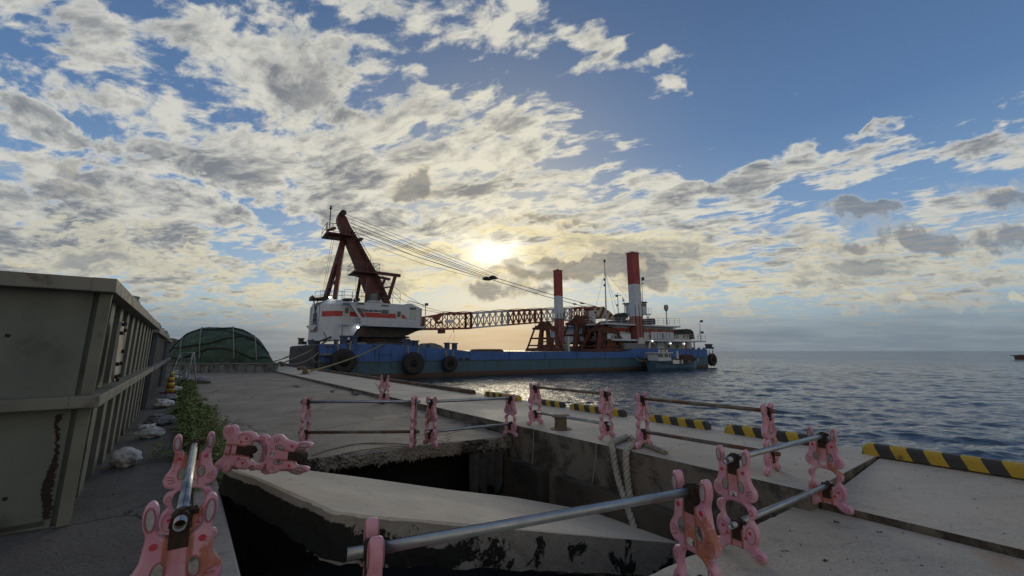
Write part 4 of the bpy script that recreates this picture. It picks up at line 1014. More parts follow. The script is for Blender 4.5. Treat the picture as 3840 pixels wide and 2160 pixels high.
M_glassl = mat('cab_glass', (.30, .38, .38), (.22, .30, .31), .8, .1, spec=.8)
M_rail = mat('rail_white', (.55, .58, .60), None, 5, .5)
M_raild = mat('rail_dark', (.10, .07, .065), None, 5, .6)
M_grab = mat('grab_rust', (.13, .042, .022), (.07, .026, .015), 1.6, .8, bump=.02, stain=(.045, .022, .014), sscale=1.8, samt=.7)
M_lampon = mat('lit_lamp', (1, 1, .95), None, 5, .5, emit=((1, .97, .88), 9.0))
def hull_mat():
    m = bpy.data.materials.new('blue_hull_paint'); m.use_nodes = True; T = NT(m.node_tree)
    b = T.new('ShaderNodeBsdfPrincipled'); T.l.new(b.outputs[0], T.new('ShaderNodeOutputMaterial').inputs[0])
    O = T.new('ShaderNodeTexCoord').outputs['Object']; x, y, z = T.xyz(O)
    n = T.noise(O, .5, 7, .62); nd = T.noise(T.mapv(O, scl=(1.3, 1.3, .10)), 1.6, 7, .65); nf = T.noise(O, 3.5, 6, .65)
    blue = T.mix(T.ss(n, .35, .65), (.036, .125, .38), (.028, .095, .29))
    blue = T.mix(T.m('MULTIPLY', T.ss(nd, .58, .72), .65), blue, (.035, .06, .075))
    low = T.mix(T.ss(nf, .35, .7), (.045, .12, .19), (.035, .095, .13))
    low = T.mix(T.m('MULTIPLY', T.ss(nd, .50, .62), .8), low, (.045, .085, .065))
    low = T.mix(T.m('MULTIPLY', T.ss(T.noise(T.mapv(O, scl=(3, 3, .08)), 1.5, 5, .6), .60, .66), .8), low, (.020, .028, .026))
    red = T.mix(nf, (.085, .045, .032), (.04, .026, .020))
    zz = T.m('ADD', z, T.m('MULTIPLY', T.m('SUBTRACT', nf, .5), .22))
    col = T.mix(T.ss(zz, 2.10, 2.14), low, blue); col = T.mix(T.ss(zz, .78, .62), col, red); col = T.mix(T.ss(zz, .40, .10), col, (.012, .012, .011))
    # black rust scabs, denser towards the left end
    sc = T.ss(T.m('ADD', T.noise(O, 1.4, 8, .7), T.lin(x, 0, 12, .12, -.05)), .60, .66)
    col = T.mix(T.m('MULTIPLY', sc, .75), col, (.030, .022, .018))
    seam = T.ss(T.m('ABSOLUTE', T.m('SUBTRACT', T.m('FRACT', T.m('DIVIDE', x, 6.2)), .5)), .006, .002)
    col = T.mix(T.m('MULTIPLY', seam, .6), col, (.02, .03, .04))
    T.put(b.inputs['Base Color'], col); b.inputs['Roughness'].default_value = .55
    bn = T.new('ShaderNodeBump'); bn.inputs['Distance'].default_value = .03; T.put(bn.inputs['Height'], T.m('ADD', nf, T.noise(O, .8, 3))); T.l.new(bn.outputs[0], b.inputs['Normal'])
    return m
M_hull = hull_mat()
M_enddark = mat('black_scabbed_hull', (.012, .011, .011), (.024, .020, .017), 1.0, .8, bump=.05, stain=(.02, .05, .11), sscale=.5, sthr=(.58, .66), samt=.5)
BARGE = bthing('dredging_barge', 'long blue weathered dredging barge moored across from the quay with deckhouse at its right end', 'barge', 0, 0, 0)
WB = 27.0
sheer = bpoly([(1196, 1290), (1330, 1290), (1470, 1291), (1560, 1299), (1640, 1307), (1705, 1311), (1760, 1317), (2050, 1319), (2340, 1319), (2362, 1313), (2395, 1306), (2500, 1308), (2652, 1310)], 0)
UL = sheer[-1][0]; zmid = sheer[7][1]; zright = sheer[-2][1]; zleft = sheer[0][1]
b = MB(); b.prism([(sheer[0][0], -1.2)]+sheer+[(UL, -1.2)], 0, WB); b.build('hull', M_hull, BARGE)
b = MB(); u0 = sheer[0][0]; b.prism([(u0-.25, -1), (u0-.25, zleft-.15), (u0+.0, zleft-.05), (u0, -1)], -.02, WB+.02); b.build('end_plating', M_enddark, BARGE)
b = MB(); b.box(u0+3, UL-.5, -.07, .0, 2.09, 2.15); b.build('rubbing_bar', M_deckd, BARGE)
for i in range(11):       # plate edges / freeing ports on the side
    u = u0+6+i*6.1; b = MB(); b.box(u, u+.06, -.03, 0, 2.2, 3.2 if 26 < u < 60 else 3.5); b.build('plate_seam', M_blk, BARGE)
for px, w_ in ((1727, .55), (1752, .55)):
    u, z = bp(px, 1347, 0); b = MB(); b.box(u-.3, u+.3, -.02, .02, z-.12, z+.14); b.build('freeing_port', M_blk, BARGE)
u, z = bp(1447, 1340, 0); b = MB(); b.box(u-.75, u-.62, -.16, 0, z-1.1, z+.65); b.box(u+.62, u+.75, -.16, 0, z-1.1, z+.65); b.box(u-.75, u+.75, -.12, 0, z+.35, z+.5); b.box(u-.75, u+.75, -.12, 0, z-.6, z-.5); b.build('side_recess', M_hull, BARGE)
def deck_bollard(px, py, h, w, v=.8, m=None, name='bollard', cap=True):
    u, z = bp(px, py, v); b = MB(); b.lathe([(w/2, 0), (w/2, h*.82)]+([(w*.66, h*.84), (w*.66, h), (0, h)] if cap else [(w/2, h), (0, h)]), (u, v, z), 12)
    b.build(name, m or M_hull, BARGE)
M_bolb = mat('blue_bollard', (.035, .07, .15), (.03, .05, .09), 3, .6, stain=(.04, .03, .025), sscale=4, samt=.6)
for px, py, h, w in [(1128, 1292, .95, .75), (1142, 1292, .45, .6), (1184, 1292, .75, .8), (1190, 1292, .75, .7)]:
    deck_bollard(px, py, h, w, 20 if px < 1150 else 14, M_deckd)
for px, py, h, w in [(1165, 1292, .5, .6), (1260, 1292, .55, .5), (1288, 1292, 1.0, .8), (1325, 1293, 1.05, .85), (1522, 1300, .95, .8), (1537, 1302, .85, .75), (1557, 1304, .9, .75), (1676, 1311, .9, .7), (1704, 1312, .9, .7),
        (1605, 1306, .5, .5), (2600, 1310, .35, .5), (2621, 1310, .3, .5), (2640, 1310, .3, .5), (2653, 1308, .95, .75), (2664, 1308, .95, .75), (2672, 1309, .4, .5)]:
    deck_bollard(px, py, h, w, 1.0, M_bolb)
def hatch_cover(pts, v0, v1, m, name='deck_cover'):
    b = MB(); b.prism(bpoly(pts, v0), v0, v1); b.build(name, m, BARGE)
M_greyd = mat('deck_grey', (.16, .18, .20), (.11, .125, .14), 1.5, .6)
hatch_cover([(1580, 1307), (1588, 1296), (1600, 1288), (1612, 1286), (1630, 1287), (1644, 1292), (1655, 1296), (1672, 1312)], 7, 9.5, M_greyd, 'winch_cover')
hatch_cover([(1785, 1318), (1790, 1311), (1800, 1309), (1875, 1309), (1884, 1311), (1890, 1318)], 6, 8, mat('rust_brown', (.12, .07, .03), (.08, .045, .02), 3, .8), 'deck_pipe')
hatch_cover([(1395, 1292), (1440, 1282), (1470, 1284), (1500, 1285), (1512, 1292)], 4, 6, M_deckd, 'deck_winch')
hatch_cover([(1290, 1292), (1292, 1285), (1370, 1283), (1380, 1292)], 6, 8, M_greyd, 'deck_locker')
hatch_cover([(2085, 1318), (2090, 1309), (2225, 1308), (2230, 1318)], 5, 9, M_deckd, 'grab_cradle')
hatch_cover([(2318, 1318), (2320, 1290), (2326, 1284), (2346, 1284), (2352, 1290), (2358, 1318)], 5, 8, mat('winch_grey_white', (.33, .35, .36), (.20, .21, .22), 1.5, .6), 'mooring_winch')
# far-left fittings on the dark end
def fit(pts, v0, v1, m, name, parent=None): b = MB(); b.prism(bpoly(pts, v0), v0, v1); return b.build(name, m, parent or BARGE)
fit([(1198, 1333), (1240, 1333), (1246, 1326), (1246, 1324), (1198, 1325)], -.5, -.02, M_greyd, 'fairlead')
b = MB(); pts = [BW(*q) for q in []]
u1, z1 = bp(1172, 1370, -.3); 
def brope(L, r, m, name, parent=BARGE, n=6):
    b = MB(); b.tube([(bp(x, y, v)[0], v, bp(x, y, v)[1]) for x, y, v in L], r, n); return b.build(name, m, parent, smooth=True)
brope([(1172, 1345, -.25), (1180, 1357, -.25), (1192, 1358, -.25), (1202, 1350, -.25)], .05, M_ropeg, 'hanging_line')
for L in ([(1210, 1293, 10), (1222, 1286, 9), (1236, 1280, 9)], ):
    pass
# long spar pointing out over the left end
b = MB(); q0 = bp(1150, 1300, 8); q1 = bp(1243, 1263, 8); b.beam((q0[0], 8, q0[1]), (q1[0], 8, q1[1]), .22); q2 = bp(1213, 1245, 8); q3 = bp(1225, 1270, 8); b.beam((q2[0], 8, q2[1]), (q3[0], 8, q3[1]), .09)
q4 = bp(1232, 1268, 8); q5 = bp(1205, 1290, 8); b.beam((q4[0], 8, q4[1]), (q5[0], 8, q5[1]), .14); b.build('stinger_frame', M_blk, BARGE)
# chains of the fenders and the fenders themselves (hung: own things)
def tyre(px, py, rpx, v, label, R0=None, axis='y', hub=.42, grp='big tyre fenders hung on the barge side'):
    u, z = bp(px, py, v); dd = (BW(u, v, z)-EYE); dep = dd.y*cP+dd.z*sP; Rr = .92*rpx/1600*dep
    r = bthing('tyre_fender', label, 'fender', u, v, z, grp)
    tw = Rr*.36; prof = []
    for i in range(17):
        a = math.pi*(i/16)-math.pi/2; prof.append((Rr*(.78)+Rr*.22*math.cos(a) if True else 0, tw*math.sin(a)))
    prof = [(Rr*hub, -tw*.8)]+prof+[(Rr*hub, tw*.8), (Rr*hub*.95, 0), (Rr*hub, -tw*.8)]
    b = MB(); b.lathe(prof, (0, 0, 0), 36, 'y'); b.build('tyre', M_black, r, smooth=True)
    b = MB()
    for i in range(30):
        a = 2*math.pi*i/30
        b.beam((Rr*.985*math.cos(a), -tw*.8, Rr*.985*math.sin(a)), (Rr*.985*math.cos(a+.06), tw*.8, Rr*.985*math.sin(a+.06)), Rr*.08, Rr*.05)
    b.build('tread', M_black, r)
    for sx in (-1, 1):
        b = MB(); n = 9
        for k in range(n):
            c = Vector((sx*Rr*(.45+.08*k/n), tw*.2+.0, Rr*(.86+.09*k))); 
            b.lathe([(.035, -.1), (.09, -.04), (.09, .04), (.035, .1)], c, 6, 'z')
        b.build('chain', M_rail if False else M_ropeg, r)
    return r
tyre(1288, 1355, 50, -.75, 'large black tyre fender near the left end of the barge, behind the yellow line', hub=.45)
tyre(1550, 1363, 45, -.75, 'large round black tyre fender with closed dark middle on the left half of the hull', hub=.34)
tyre(1687, 1364, 32, -.6, 'smaller tyre fender with an open middle, right of the large closed one', hub=.48)
tyre(2670, 1349, 25, .9, 'tyre fender on the right end corner of the barge', hub=.45)
tyre(2425, 1363, 20, -.6, 'dark tyre fender on the hull just left of the small workboat', hub=.4)
# ---------------------------------------------------------------- grabs standing on deck
GG = 'rusty clamshell grabs standing on the barge deck'
def grab(px0, px1, py_top, py_bot, v, label, seed=0, ladder=False, yaw=0):
    ua, zb = bp(px0, py_bot, v); ub, _ = bp(px1, py_bot, v); _, zt = bp((px0+px1)/2, py_top, v)
    W = ub-ua; H = zt-zb; hx = W/2; r = bthing('clamshell_grab', label, 'grab', (ua+ub)/2, v, zb, GG); r.rotation_euler.z += yaw
    b = MB()      # lower shells
    for s in (-1, 1):
        b.hexa([(s*.06, -W*.30, .0), (s*hx, -W*.32, .0), (s*hx, W*.32, .0), (s*.06, W*.30, 0)], [(s*.06, -W*.30, .28*H*.45), (s*hx*.93, -W*.32, H*.10), (s*hx*.93, W*.32, H*.10), (s*.06, W*.30, .28*H*.45)])
    b.build('shell', M_grab, r)
    def at(t): return hx*(.93-.53*t)       # half width at relative height t
    for sx in (-1, 1):
        for sy in (-1, 1):
            c = MB(); c.beam((sx*at(.08), sy*W*.28, H*.08), (sx*at(.84), sy*W*.16, H*.84), W*.075, W*.05); c.build('leg', M_grab, r)
    c = MB(); c.beam((0, -W*.22, H*.05), (0, -W*.14, H*.8), W*.12, W*.06); c.beam((0, W*.22, H*.05), (0, W*.14, H*.8), W*.12, W*.06); c.build('centre_post', M_grab, r)
    for t, hgt in ((.20, .05), (.45, .055), (.80, .09)):
        c = MB(); w_ = at(t)
        for sy in (-1, 1): c.box(-w_, w_, sy*W*(.28-.12*t)-W*.02, sy*W*(.28-.12*t)+W*.02, H*t-H*hgt/2, H*t+H*hgt/2)
        for sx in (-1, 1): c.box(sx*w_-W*.02, sx*w_+W*.02, -W*.26, W*.26, H*t-H*hgt*.4, H*t+H*hgt*.4)
        c.build('cross_beam', M_grab, r)
    # curved gusset plates closing the lower bays, leaving round gaps
    for sy in (-1,):
        y0 = sy*W*.25
        for sx in (-1, 1):
            c = MB(); c.prism([(sx*at(.1), H*.08), (sx*at(.44), H*.44), (sx*at(.44)*.80, H*.44), (sx*at(.3)*.62, H*.26), (sx*at(.1)*.80, H*.10)], y0-.03, y0+.03)
            c.prism([(sx*.0, H*.44), (sx*at(.44)*.42, H*.44), (sx*at(.3)*.34, H*.30), (sx*at(.1)*.42, H*.12), (0, H*.10)], y0-.03, y0+.03)
            c.prism([(sx*at(.45)*.15, H*.46), (sx*at(.45)*.55, H*.46), (sx*at(.8)*.55, H*.76), (sx*at(.8)*.20, H*.76)] if (seed+sx) % 2 else [(sx*at(.45)*.1, H*.70), (sx*at(.45)*.9, H*.70), (sx*at(.8)*.9, H*.78), (sx*at(.8)*.1, H*.78)], y0-.02, y0+.02); c.build('gusset', M_grab, r)
    c = MB(); c.box(-at(.84), at(.84), -W*.17, W*.17, H*.84, H*.90); c.prism([(-at(.9)*.85, H*.90), (at(.9)*.85, H*.90), (at(.9)*.6, H*.97), (-at(.9)*.6, H*.97)], -W*.13, W*.13); c.build('head', M_grab, r)
    for sx in (-1, 1):
        c = MB(); c.lathe([(W*.02, -W*.03), (W*.10, -W*.03), (W*.085, 0), (W*.10, W*.03), (W*.02, W*.03)], (sx*W*.11, 0, H*.95), 16, 'y'); c.build('sheave', M_grab, r)
        c = MB(); x0 = sx*at(.84)
        c.tube([(x0, -W*.15, H*.9), (x0, -W*.15, H*1.0), (x0, W*.15, H*1.0), (x0, W*.15, H*.9)], .035, 5); c.tube([(x0-sx*W*.1, -W*.15, H*.9), (x0-sx*W*.1, -W*.15, H*1.0), (x0, -W*.15, H*1.0)], .035, 5); c.build('guard_rail', M_grab, r)
    if ladder:
        for sx in (-1, 1):
            c = MB()
            for q in (-1, 1): c.beam((sx*at(.1)*.70+q*W*.045, -W*.29, H*.12), (sx*at(.8)*.62+q*W*.04, -W*.19, H*.80), .07)
            for k in range(8):
                t = .14+.64*k/7; xm = sx*(at(.1)*.70+(at(.8)*.62-at(.1)*.70)*(t-.12)/.68); ym = -W*.29+W*.10*(t-.12)/.68
                c.box(xm-W*.05, xm+W*.05, ym-.05, ym+.03, H*t-.05, H*t+.06)
            c.build('ladder_frame', M_grab, r)
    return r
grab(1992, 2094, 1211, 1317, 3.0, 'leftmost rusty grab standing alone on deck beside the left spud', 1)
grab(2120, 2236, 1190, 1313, 8.0, 'tallest rusty grab standing behind, under the end of the boom', 0)
grab(2204, 2322, 1222, 1318, 3.0, 'rusty grab with ladder-like holed side frames right under the white sign', 1, True)
# ---------------------------------------------------------------- spuds
def spud(px0, px1, py_top, py_bot, v, bands, label, tilt):
    ua, zb = bp(px0, py_bot, v); ub, _ = bp(px1, py_bot, v); _, zt = bp((px0+px1)/2, py_top, v)
    W = (ub-ua)*.5*.94; ua, ub = bp(px0, py_bot, v+W*.5)[0], bp(px1, py_bot, v+W*.5)[0]; r = bthing('spud_pile', label, 'spud', (ua+ub)/2, v+W*.5, zb, 'striped spud piles of the barge')
    r.rotation_euler = (0, R(tilt), BYAW)
    z0 = -1.0; H = zt-zb
    for (t0, t1, m) in bands:
        za = z0 if t0 == 0 else H*t0; b = MB(); b.box(-W*.62, W*.62, -W*.5, W*.5, za, H*t1); b.build('painted_band', m, r)
    b = MB(); b.box(-W*.69, W*.69, -W*.57, W*.57, H, H+.12); b.box(-.12, .12, -.1, .1, H+.12, H+.38); b.build('cap', M_dkred, r)
    b = MB(); 
    for x in (-W*.64, W*.05, W*.66): b.box(x-.045, x+.045, -W*.5-.05, -W*.5-.002, z0, H*.42)
    b.build('guide_bar', M_blk, r)
    return r
RW = mat('faded_spud_red', (.27, .085, .08), (.20, .065, .06), 1.2, .6, stain=(.30, .22, .20), sscale=1.5, sthr=(.6, .72), samt=.4, drip=True)
M_spr = mat('spud_red', (.30, .028, .020), (.22, .022, .018), 1, .5)
spud(2080, 2116, 1015, 1290, 4.5, ((0, .345, RW), (.345, .652, M_white), (.652, 1, M_spr)), 'left red and white spud pile rising behind the leftmost grab', -.6)
spud(2369, 2412, 950, 1285, 1.0, ((0, .29, RW), (.29, .648, M_white), (.648, 1, M_spr)), 'right taller red and white spud pile in front of the deckhouse', -1.3)
u, z = bp(2390, 1318, .2)
fit([(2342, 1310), (2342, 1287), (2420, 1285), (2424, 1308)], .3, 4.2, M_greyd, 'spud_housing'); fit([(2396, 1290), (2398, 1266), (2412, 1266), (2420, 1288)], .2, .5, M_cream, 'spud_guide_plate')
fit([(2066, 1318), (2066, 1294), (2128, 1292), (2128, 1318)], 4.0, 7.2, M_greyd, 'spud_housing'); fit([(2128, 1290), (2128, 1262), (2136, 1262), (2138, 1318), (2130, 1318)], 4.5, 5, M_cream, 'vent_post')
# ---------------------------------------------------------------- deckhouse (part of the barge)
V2 = 2.4
def bbox(name, px0, px1, py0, py1, v0, v1, m, pyref=None, parent=None, cx=None):
    ua, _ = bp(px0, py1, v0); ub, _ = bp(px1, py1, v0); xm = cx if cx else (px0+px1)/2
    _, za = bp(xm, py1, v0); _, zb = bp(xm, py0, v0); b = MB(); b.box(ua, ub, v0, v1, za, zb); return b.build(name, m, parent or BARGE), (ua, ub, za, zb)
H1, d1 = bbox('lower_deckhouse', 2330, 2595, 1279, 1310, V2+2.2, 16, M_cream)
H2, d2 = bbox('upper_deckhouse', 2285, 2528, 1222, 1277, V2+.2, 19, M_white)
bbox('walkway_deck', 2300, 2648, 1274, 1280, V2-1.8, 21, M_white)
bbox('roof_deck', 2276, 2552, 1217, 1222, V2-1.3, 20, M_white)
o_, d3 = bbox('red_band', 2285, 2527, 1232, 1246, V2+.17, V2+.2, M_redp); b = MB(); b.box(d3[0]-.03, d3[0], V2+.2, 19, d3[2], d3[3]); b.build('red_band', M_redp, BARGE)
for px in (2302, 2350, 2424, 2458, 2489, 2511):
    o, d = bbox('window', px-6, px+6, 1232, 1246, V2+.13, V2+.19, M_cream); 
    bbox('pane', px-4.6, px+4.6, 1233.5, 1245, V2+.11, V2+.14, M_glass, parent=o)
for px in (2510, 2542):
    o, d = bbox('window', px-5, px+5, 1292, 1305, V2+2.1, V2+2.19, M_cream); bbox('pane', px-3.4, px+3.4, 1293.5, 1304, V2+2.05, V2+2.12, M_glass, parent=o)
o, d = bbox('bulwark_panel', 2444, 2527, 1246, 1273, V2-1.75, V2-1.65, M_white)
o, d = bbox('bulwark_panel', 2278, 2366, 1251, 1279, V2-.9, V2-.8, M_white)
o, d = bbox('bulwark_panel', 2408, 2444, 1247, 1272, V2-1.2, V2-1.1, M_cream)
for px in (2455, 2466, 2477, 2500, 2512): bbox('panel_seam', px-.5, px+.5, 1248, 1272, V2-1.79, V2-1.75, M_greyd)
bbox('notice', 2484, 2492, 1248, 1271, V2-1.80, V2-1.75, mat('blue_notice', (.08, .12, .25), (.3, .35, .45), 3, .5))
bbox('tarpaulin', 2528, 2572, 1236, 1256, 6, 12, mat('green_tarp', (.03, .10, .05), (.025, .075, .04), 1, .8)); 
fit([(2566, 1252), (2566, 1236), (2574, 1233), (2590, 1235), (2600, 1243), (2606, 1272), (2602, 1272), (2592, 1256)], 3, 6, M_blk, 'anchor_winch')
# open boat-shaped dark tarps on roof
for a, b_, t in ((2310, 2372, 1200), (2408, 2458, 1196)):
    fit([(a, 1217), (a, t+4), (a+5, t), (b_-5, t-2), (b_, t+3), (b_, 1217)], V2+1.5, V2+6, mat('roof_machinery', (.06, .065, .06), (.035, .04, .038), 1.5, .8, bump=.05), 'roof_machinery')
fit([(2330, 1198), (2331, 1178), (2342, 1172), (2352, 1176), (2354, 1190), (2345, 1200)], 6, 8, M_blk, 'searchlight_drum')
def rail(pts, v, h, step, name='railing', m=None, parent=None, z_off=0, rows=3, r=.028, vv=None):
    """pts: list of (px,py) along the foot of the rail"""
    b = MB(); P = [(bp(x, y, v)[0], v if vv is None else w_, bp(x, y, v)[1]) for (x, y), w_ in zip(pts, vv or [v]*len(pts))]
    for p, q in zip(P[:-1], P[1:]):
        p, q = Vector(p), Vector(q); n = max(1, round((q-p).length/step))
        for k in range(n+1):
            c = p.lerp(q, k/n); b.beam(c, c+Vector((0, 0, h)), r*1.6)
        for k in range(1, rows+1): b.beam(p+Vector((0, 0, h*k/rows)), q+Vector((0, 0, h*k/rows)), r*1.5)
    return b.build(name, m or M_rail, parent or BARGE)
rail([(2280, 1217), (2550, 1218)], V2-1.2, 1.15, 1.6); rail([(2528, 1274), (2646, 1276)], V2-1.7, 1.05, 1.3)
b = MB(); q = bp(2280, 1217, V2-1.2)
for k in range(14): b.beam((q[0], V2-1.2+k*1.5, q[1]), (q[0], V2-1.2+k*1.5, q[1]+1.15), .045)
for k in (.4, .78, 1.15): b.beam((q[0], V2-1.2, q[1]+k), (q[0], V2+18.3, q[1]+k), .042)
b.build('railing', M_rail, BARGE)
# ladder and brace under the roof
b = MB(); q0 = bp(2527, 1234, V2-1); q1 = bp(2548, 1222, V2-1); b.beam((q0[0], V2-1, q0[1]), (q1[0], V2-1, q1[1]), .12); b.build('roof_bracket', M_white, BARGE)
for px in (2575, 2606):
    bbox('deck_pillar', px-1.2, px+1.2, 1280, 1309, V2-1.2, V2-1.0, M_cream if px > 2590 else mat('faded_red_post', (.32, .12, .10), None, 4, .6))
# wheelhouse
bbox('wheelhouse', 2402, 2426, 1134, 1175, 8, 12, M_white); bbox('wheelhouse_roof', 2400, 2428, 1131, 1134.5, 7.6, 12.4, M_blk)
for px in (2411, 2420): bbox('pane', px-3.3, px+3.3, 1139, 1149, 7.94, 8.0, M_glass)
bbox('wheelhouse_deck', 2396, 2443, 1175, 1178, 6.5, 13, M_white); rail([(2424, 1175), (2443, 1175)], 6.7, 1.1, 1.0)
b = MB()
for x0, x1 in ((2400, 2412), (2412, 2400), (2424, 2436), (2436, 2424)):
    q0 = bp(x0, 1178, 8); q1 = bp(x1, 1217, 8); b.beam((q0[0], 8, q0[1]), (q1[0], 8, q1[1]), .13)
b.build('wheelhouse_frame', M_rail, BARGE)
# masts
def mast(px, py0, py1, v, r, name, m, extras=(), tip=None):
    ua, za = bp(px, py1, v); ub, zb = bp(px, py0, v); o = MB(); o.tube([(ua, v, za), (ua, v, zb)], [r, r*.55], 8); t = o.build(name, m, BARGE, smooth=True)
    e = MB(); dz = .55; z = za+.8
    while z < zb-.6: e.box(ua+.02, ua+.28, v-.02, v+.02, z, z+.03); z += dz
    e.build('rung', m, t)
    for (dx, py, w_, h_) in extras:
        _, z = bp(px, py, v); e = MB(); e.box(ua+dx-w_/2, ua+dx+w_/2, v-.12, v+.12, z, z+h_); e.build('mast_fitting', M_deckd, t)
    return ua, zb
ua, zb = mast(2275, 983, 1232, 4, .15, 'radio_mast', M_rail, ((0, 985, .25, .5), (-.15, 1053, .3, .35), (-.15, 1074, .35, .35)))
for px, py in ((2236, 1145), (2312, 1200), (2355, 1118), (2316, 1160)):
    q = bp(px, py, 6); b = MB(); b.tube([(ua, 4, bp(2275, 1020, 4)[1]), (q[0], 6, q[1])], .022, 4); b.build('stay_wire', M_cab, BARGE)
ua, zb = mast(2320, 1098, 1210, 7, .10, 'signal_mast', M_rail, ((-.3, 1114, .4, .3), (0, 1108, 1.6, .06), (-.2, 1148, .35, .3)))
def flag(px, py, s):
    u, z = bp(px, py, 7); b = MB(); b.hexa([(u, 7, z), (u+.12, 7.02, z-s), (u+s*.45, 7.02, z-s*.75)], [(u, 7.02, z), (u+.12, 7.04, z-s), (u+s*.45, 7.04, z-s*.75)]); b.build('pennant', M_cream, BARGE)
for px, py in ((2333, 1112), (2339, 1128), (2346, 1142)): flag(px, py, 1.1)
b = MB(); q0 = bp(2322, 1107, 7); q1 = bp(2332, 1105, 7); q2 = bp(2352, 1165, 7); b.tube([(q0[0], 7, q0[1]), (q1[0], 7, q1[1]), (q2[0], 7, q2[1])], .02, 4); b.build('flag_line', M_cab, BARGE)
for px, y0, y1 in ((2342, 1115, 1175), (2355, 1142, 1200), (2361, 1158, 1200), (2410, 1045, 1135), (2405, 1095, 1135), (2421, 1125, 1134)): mast(px, y0, y1, 7, .06, 'antenna', M_deckd)
u, z = bp(2410, 1046, 7); b = MB(); b.box(u-.3, u+.2, 6.9, 7.1, z-1, z-.9); b.box(u-.1, u+.25, 6.8, 7.2, z-.3, z+.35); b.build('antenna_head', M_deckd, BARGE)
ua, zb = mast(2501, 1160, 1218, 3, .16, 'lantern_post', M_rail); b = MB(); b.lathe([(.05, -.3), (.30, .0), (.42, .35), (.42, .8), (.30, 1.05), (.0, 1.1)], (ua, 3, zb-.2), 14); b.build('lantern', mat('lantern_grey', (.30, .28, .26), (.2, .19, .18), 6, .6), BARGE, smooth=True)
ua, zb = mast(2628, 1205, 1276, 1.2, .09, 'aft_pole', M_rail); q = bp(2617, 1275, 1.2); b = MB(); b.tube([(q[0], 1.2, q[1]), (ua, 1.2, bp(2628, 1233, 1.2)[1])], .05, 6); b.build('pole_brace', M_rail, BARGE)
for dy in (1206, 1248): _, z = bp(2632, dy, 1.2); b = MB(); b.box(ua, ua+.75, 1.15, 1.25, z-.05, z+.05); b.box(ua+.5, ua+.8, 1.0, 1.4, z-.15, z+.3); b.build('pole_light', M_deckd, BARGE)
for px, py, v in ((2447, 1279.5, .5), (2515, 1288, 4.4), (2567, 1289, 4.4), (2330, 1284, 1.3)):
    u, z = bp(px, py, v); b = MB(); b.lathe([(0, -.07), (.06, -.05), (.085, 0), (.06, .05), (0, .07)], (u, v, z), 10); b.build('deck_lamp', M_lampon, BARGE)
u, z = bp(2476, 1298, 1.2); b = MB(); b.lathe([(0, .25), (.5, .18), (.9, .02), (1.05, -.1), (1.0, -.02), (.5, .3), (0, .36)], (u, 1.2, z), 24, 'y'); b.build('satellite_dish', mat('dish_green', (.30, .36, .35), (.25, .30, .29), 3, .5), BARGE, smooth=True)
fit([(2432, 1309), (2436, 1282), (2452, 1282), (2459, 1292), (2456, 1292), (2448, 1286), (2441, 1286), (2438, 1309)], 1, 1.3, M_cream, 'davit')
# signs on the deckhouse
M_signw = mat('sign_white', (.66, .66, .64), (.55, .55, .54), 3, .5); M_ink = mat('sign_ink', (.015, .02, .05), None, 5, .6)
def btext(s, px, py, v, hpx, m=M_ink, parent=None, sx=1.0, rotz=0, bold=.0):
    u, z = bp(px, py, v); _, z2 = bp(px, py-hpx, v); return text_mesh(s, (z2-z)*1.35, m, 'lettering', parent or BARGE, .01, Matrix.Translation((u, v, z)) @ Matrix.Rotation(math.pi/2, 4, 'X'), sx=sx, bold=bold)
for ch, px in (('第', 2296), ('一', 2328)): btext(ch, px, 1266, V2-.92, 13)
bbox('window', 2304, 2320, 1263, 1275, V2-.96, V2-.9, M_glass)
bd, _ = bbox('sign_backing', 2530, 2592, 1254, 1274, V2-1.80, V2-1.74, M_blk)
for ch, px in (('第', 2538.5), ('八', 2552), ('博', 2565), ('愛', 2578.5)):
    o, _ = bbox('sign_board', px-6, px+6, 1256, 1272, V2-1.84, V2-1.80, M_signw); btext(ch, px, 1264, V2-1.86, 11, parent=BARGE)
# ================================================================ crane on the barge
CRu, CRz = bp(1440, 1290, 13); CR0 = (CRu, 13, CRz)
CRANE = bthing('barge_crane', 'big white crane with red stripe, tall dark red gantry and long lattice boom lying level', 'crane', *CR0)
def CM(): return MB(CR0)
def cfit(pts, v0, v1, m, name, parent=None): b = CM(); b.prism(bpoly(pts, v0), v0, v1); return b.build(name, m, parent or CRANE)
VN, VF = 8.6, 17.0
def up(px, v, py=1180): return bp(px, py, v)[0]
zt = bp(1230, 1121, VN)[1]; zb_ = bp(1230, 1276, VN)[1]
plan = [(up(1285, VN), VN), (up(1257, VN), VN), (up(1206, VN+2.0), VN+2.0), (up(1163, VF-.6, 1150), VF-.6), (up(1163, VF-.6, 1150)+1.0, VF), (up(1285, VN), VF)]
b = CM(); zc = zt-.55
inner = [(u+(.35 if i in (2, 3) else 0), v+(.35 if i < 2 else 0)) for i, (u, v) in enumerate(plan)]
b.hexa([(u, v, zb_) for u, v in plan], [(u, v, zc) for u, v in plan]); b.hexa([(u, v, zc) for u, v in plan], [(u, v, zt) for u, v in inner]); CW = b.build('counterweight_house', M_white, CRANE)
HOUSE = cfit([(1285, 1130), (1470, 1139), (1512, 1142), (1530, 1138), (1545, 1140), (1576, 1154), (1576, 1226), (1348, 1222), (1313, 1275), (1284, 1275)], VN, VF, M_white, 'machinery_house')
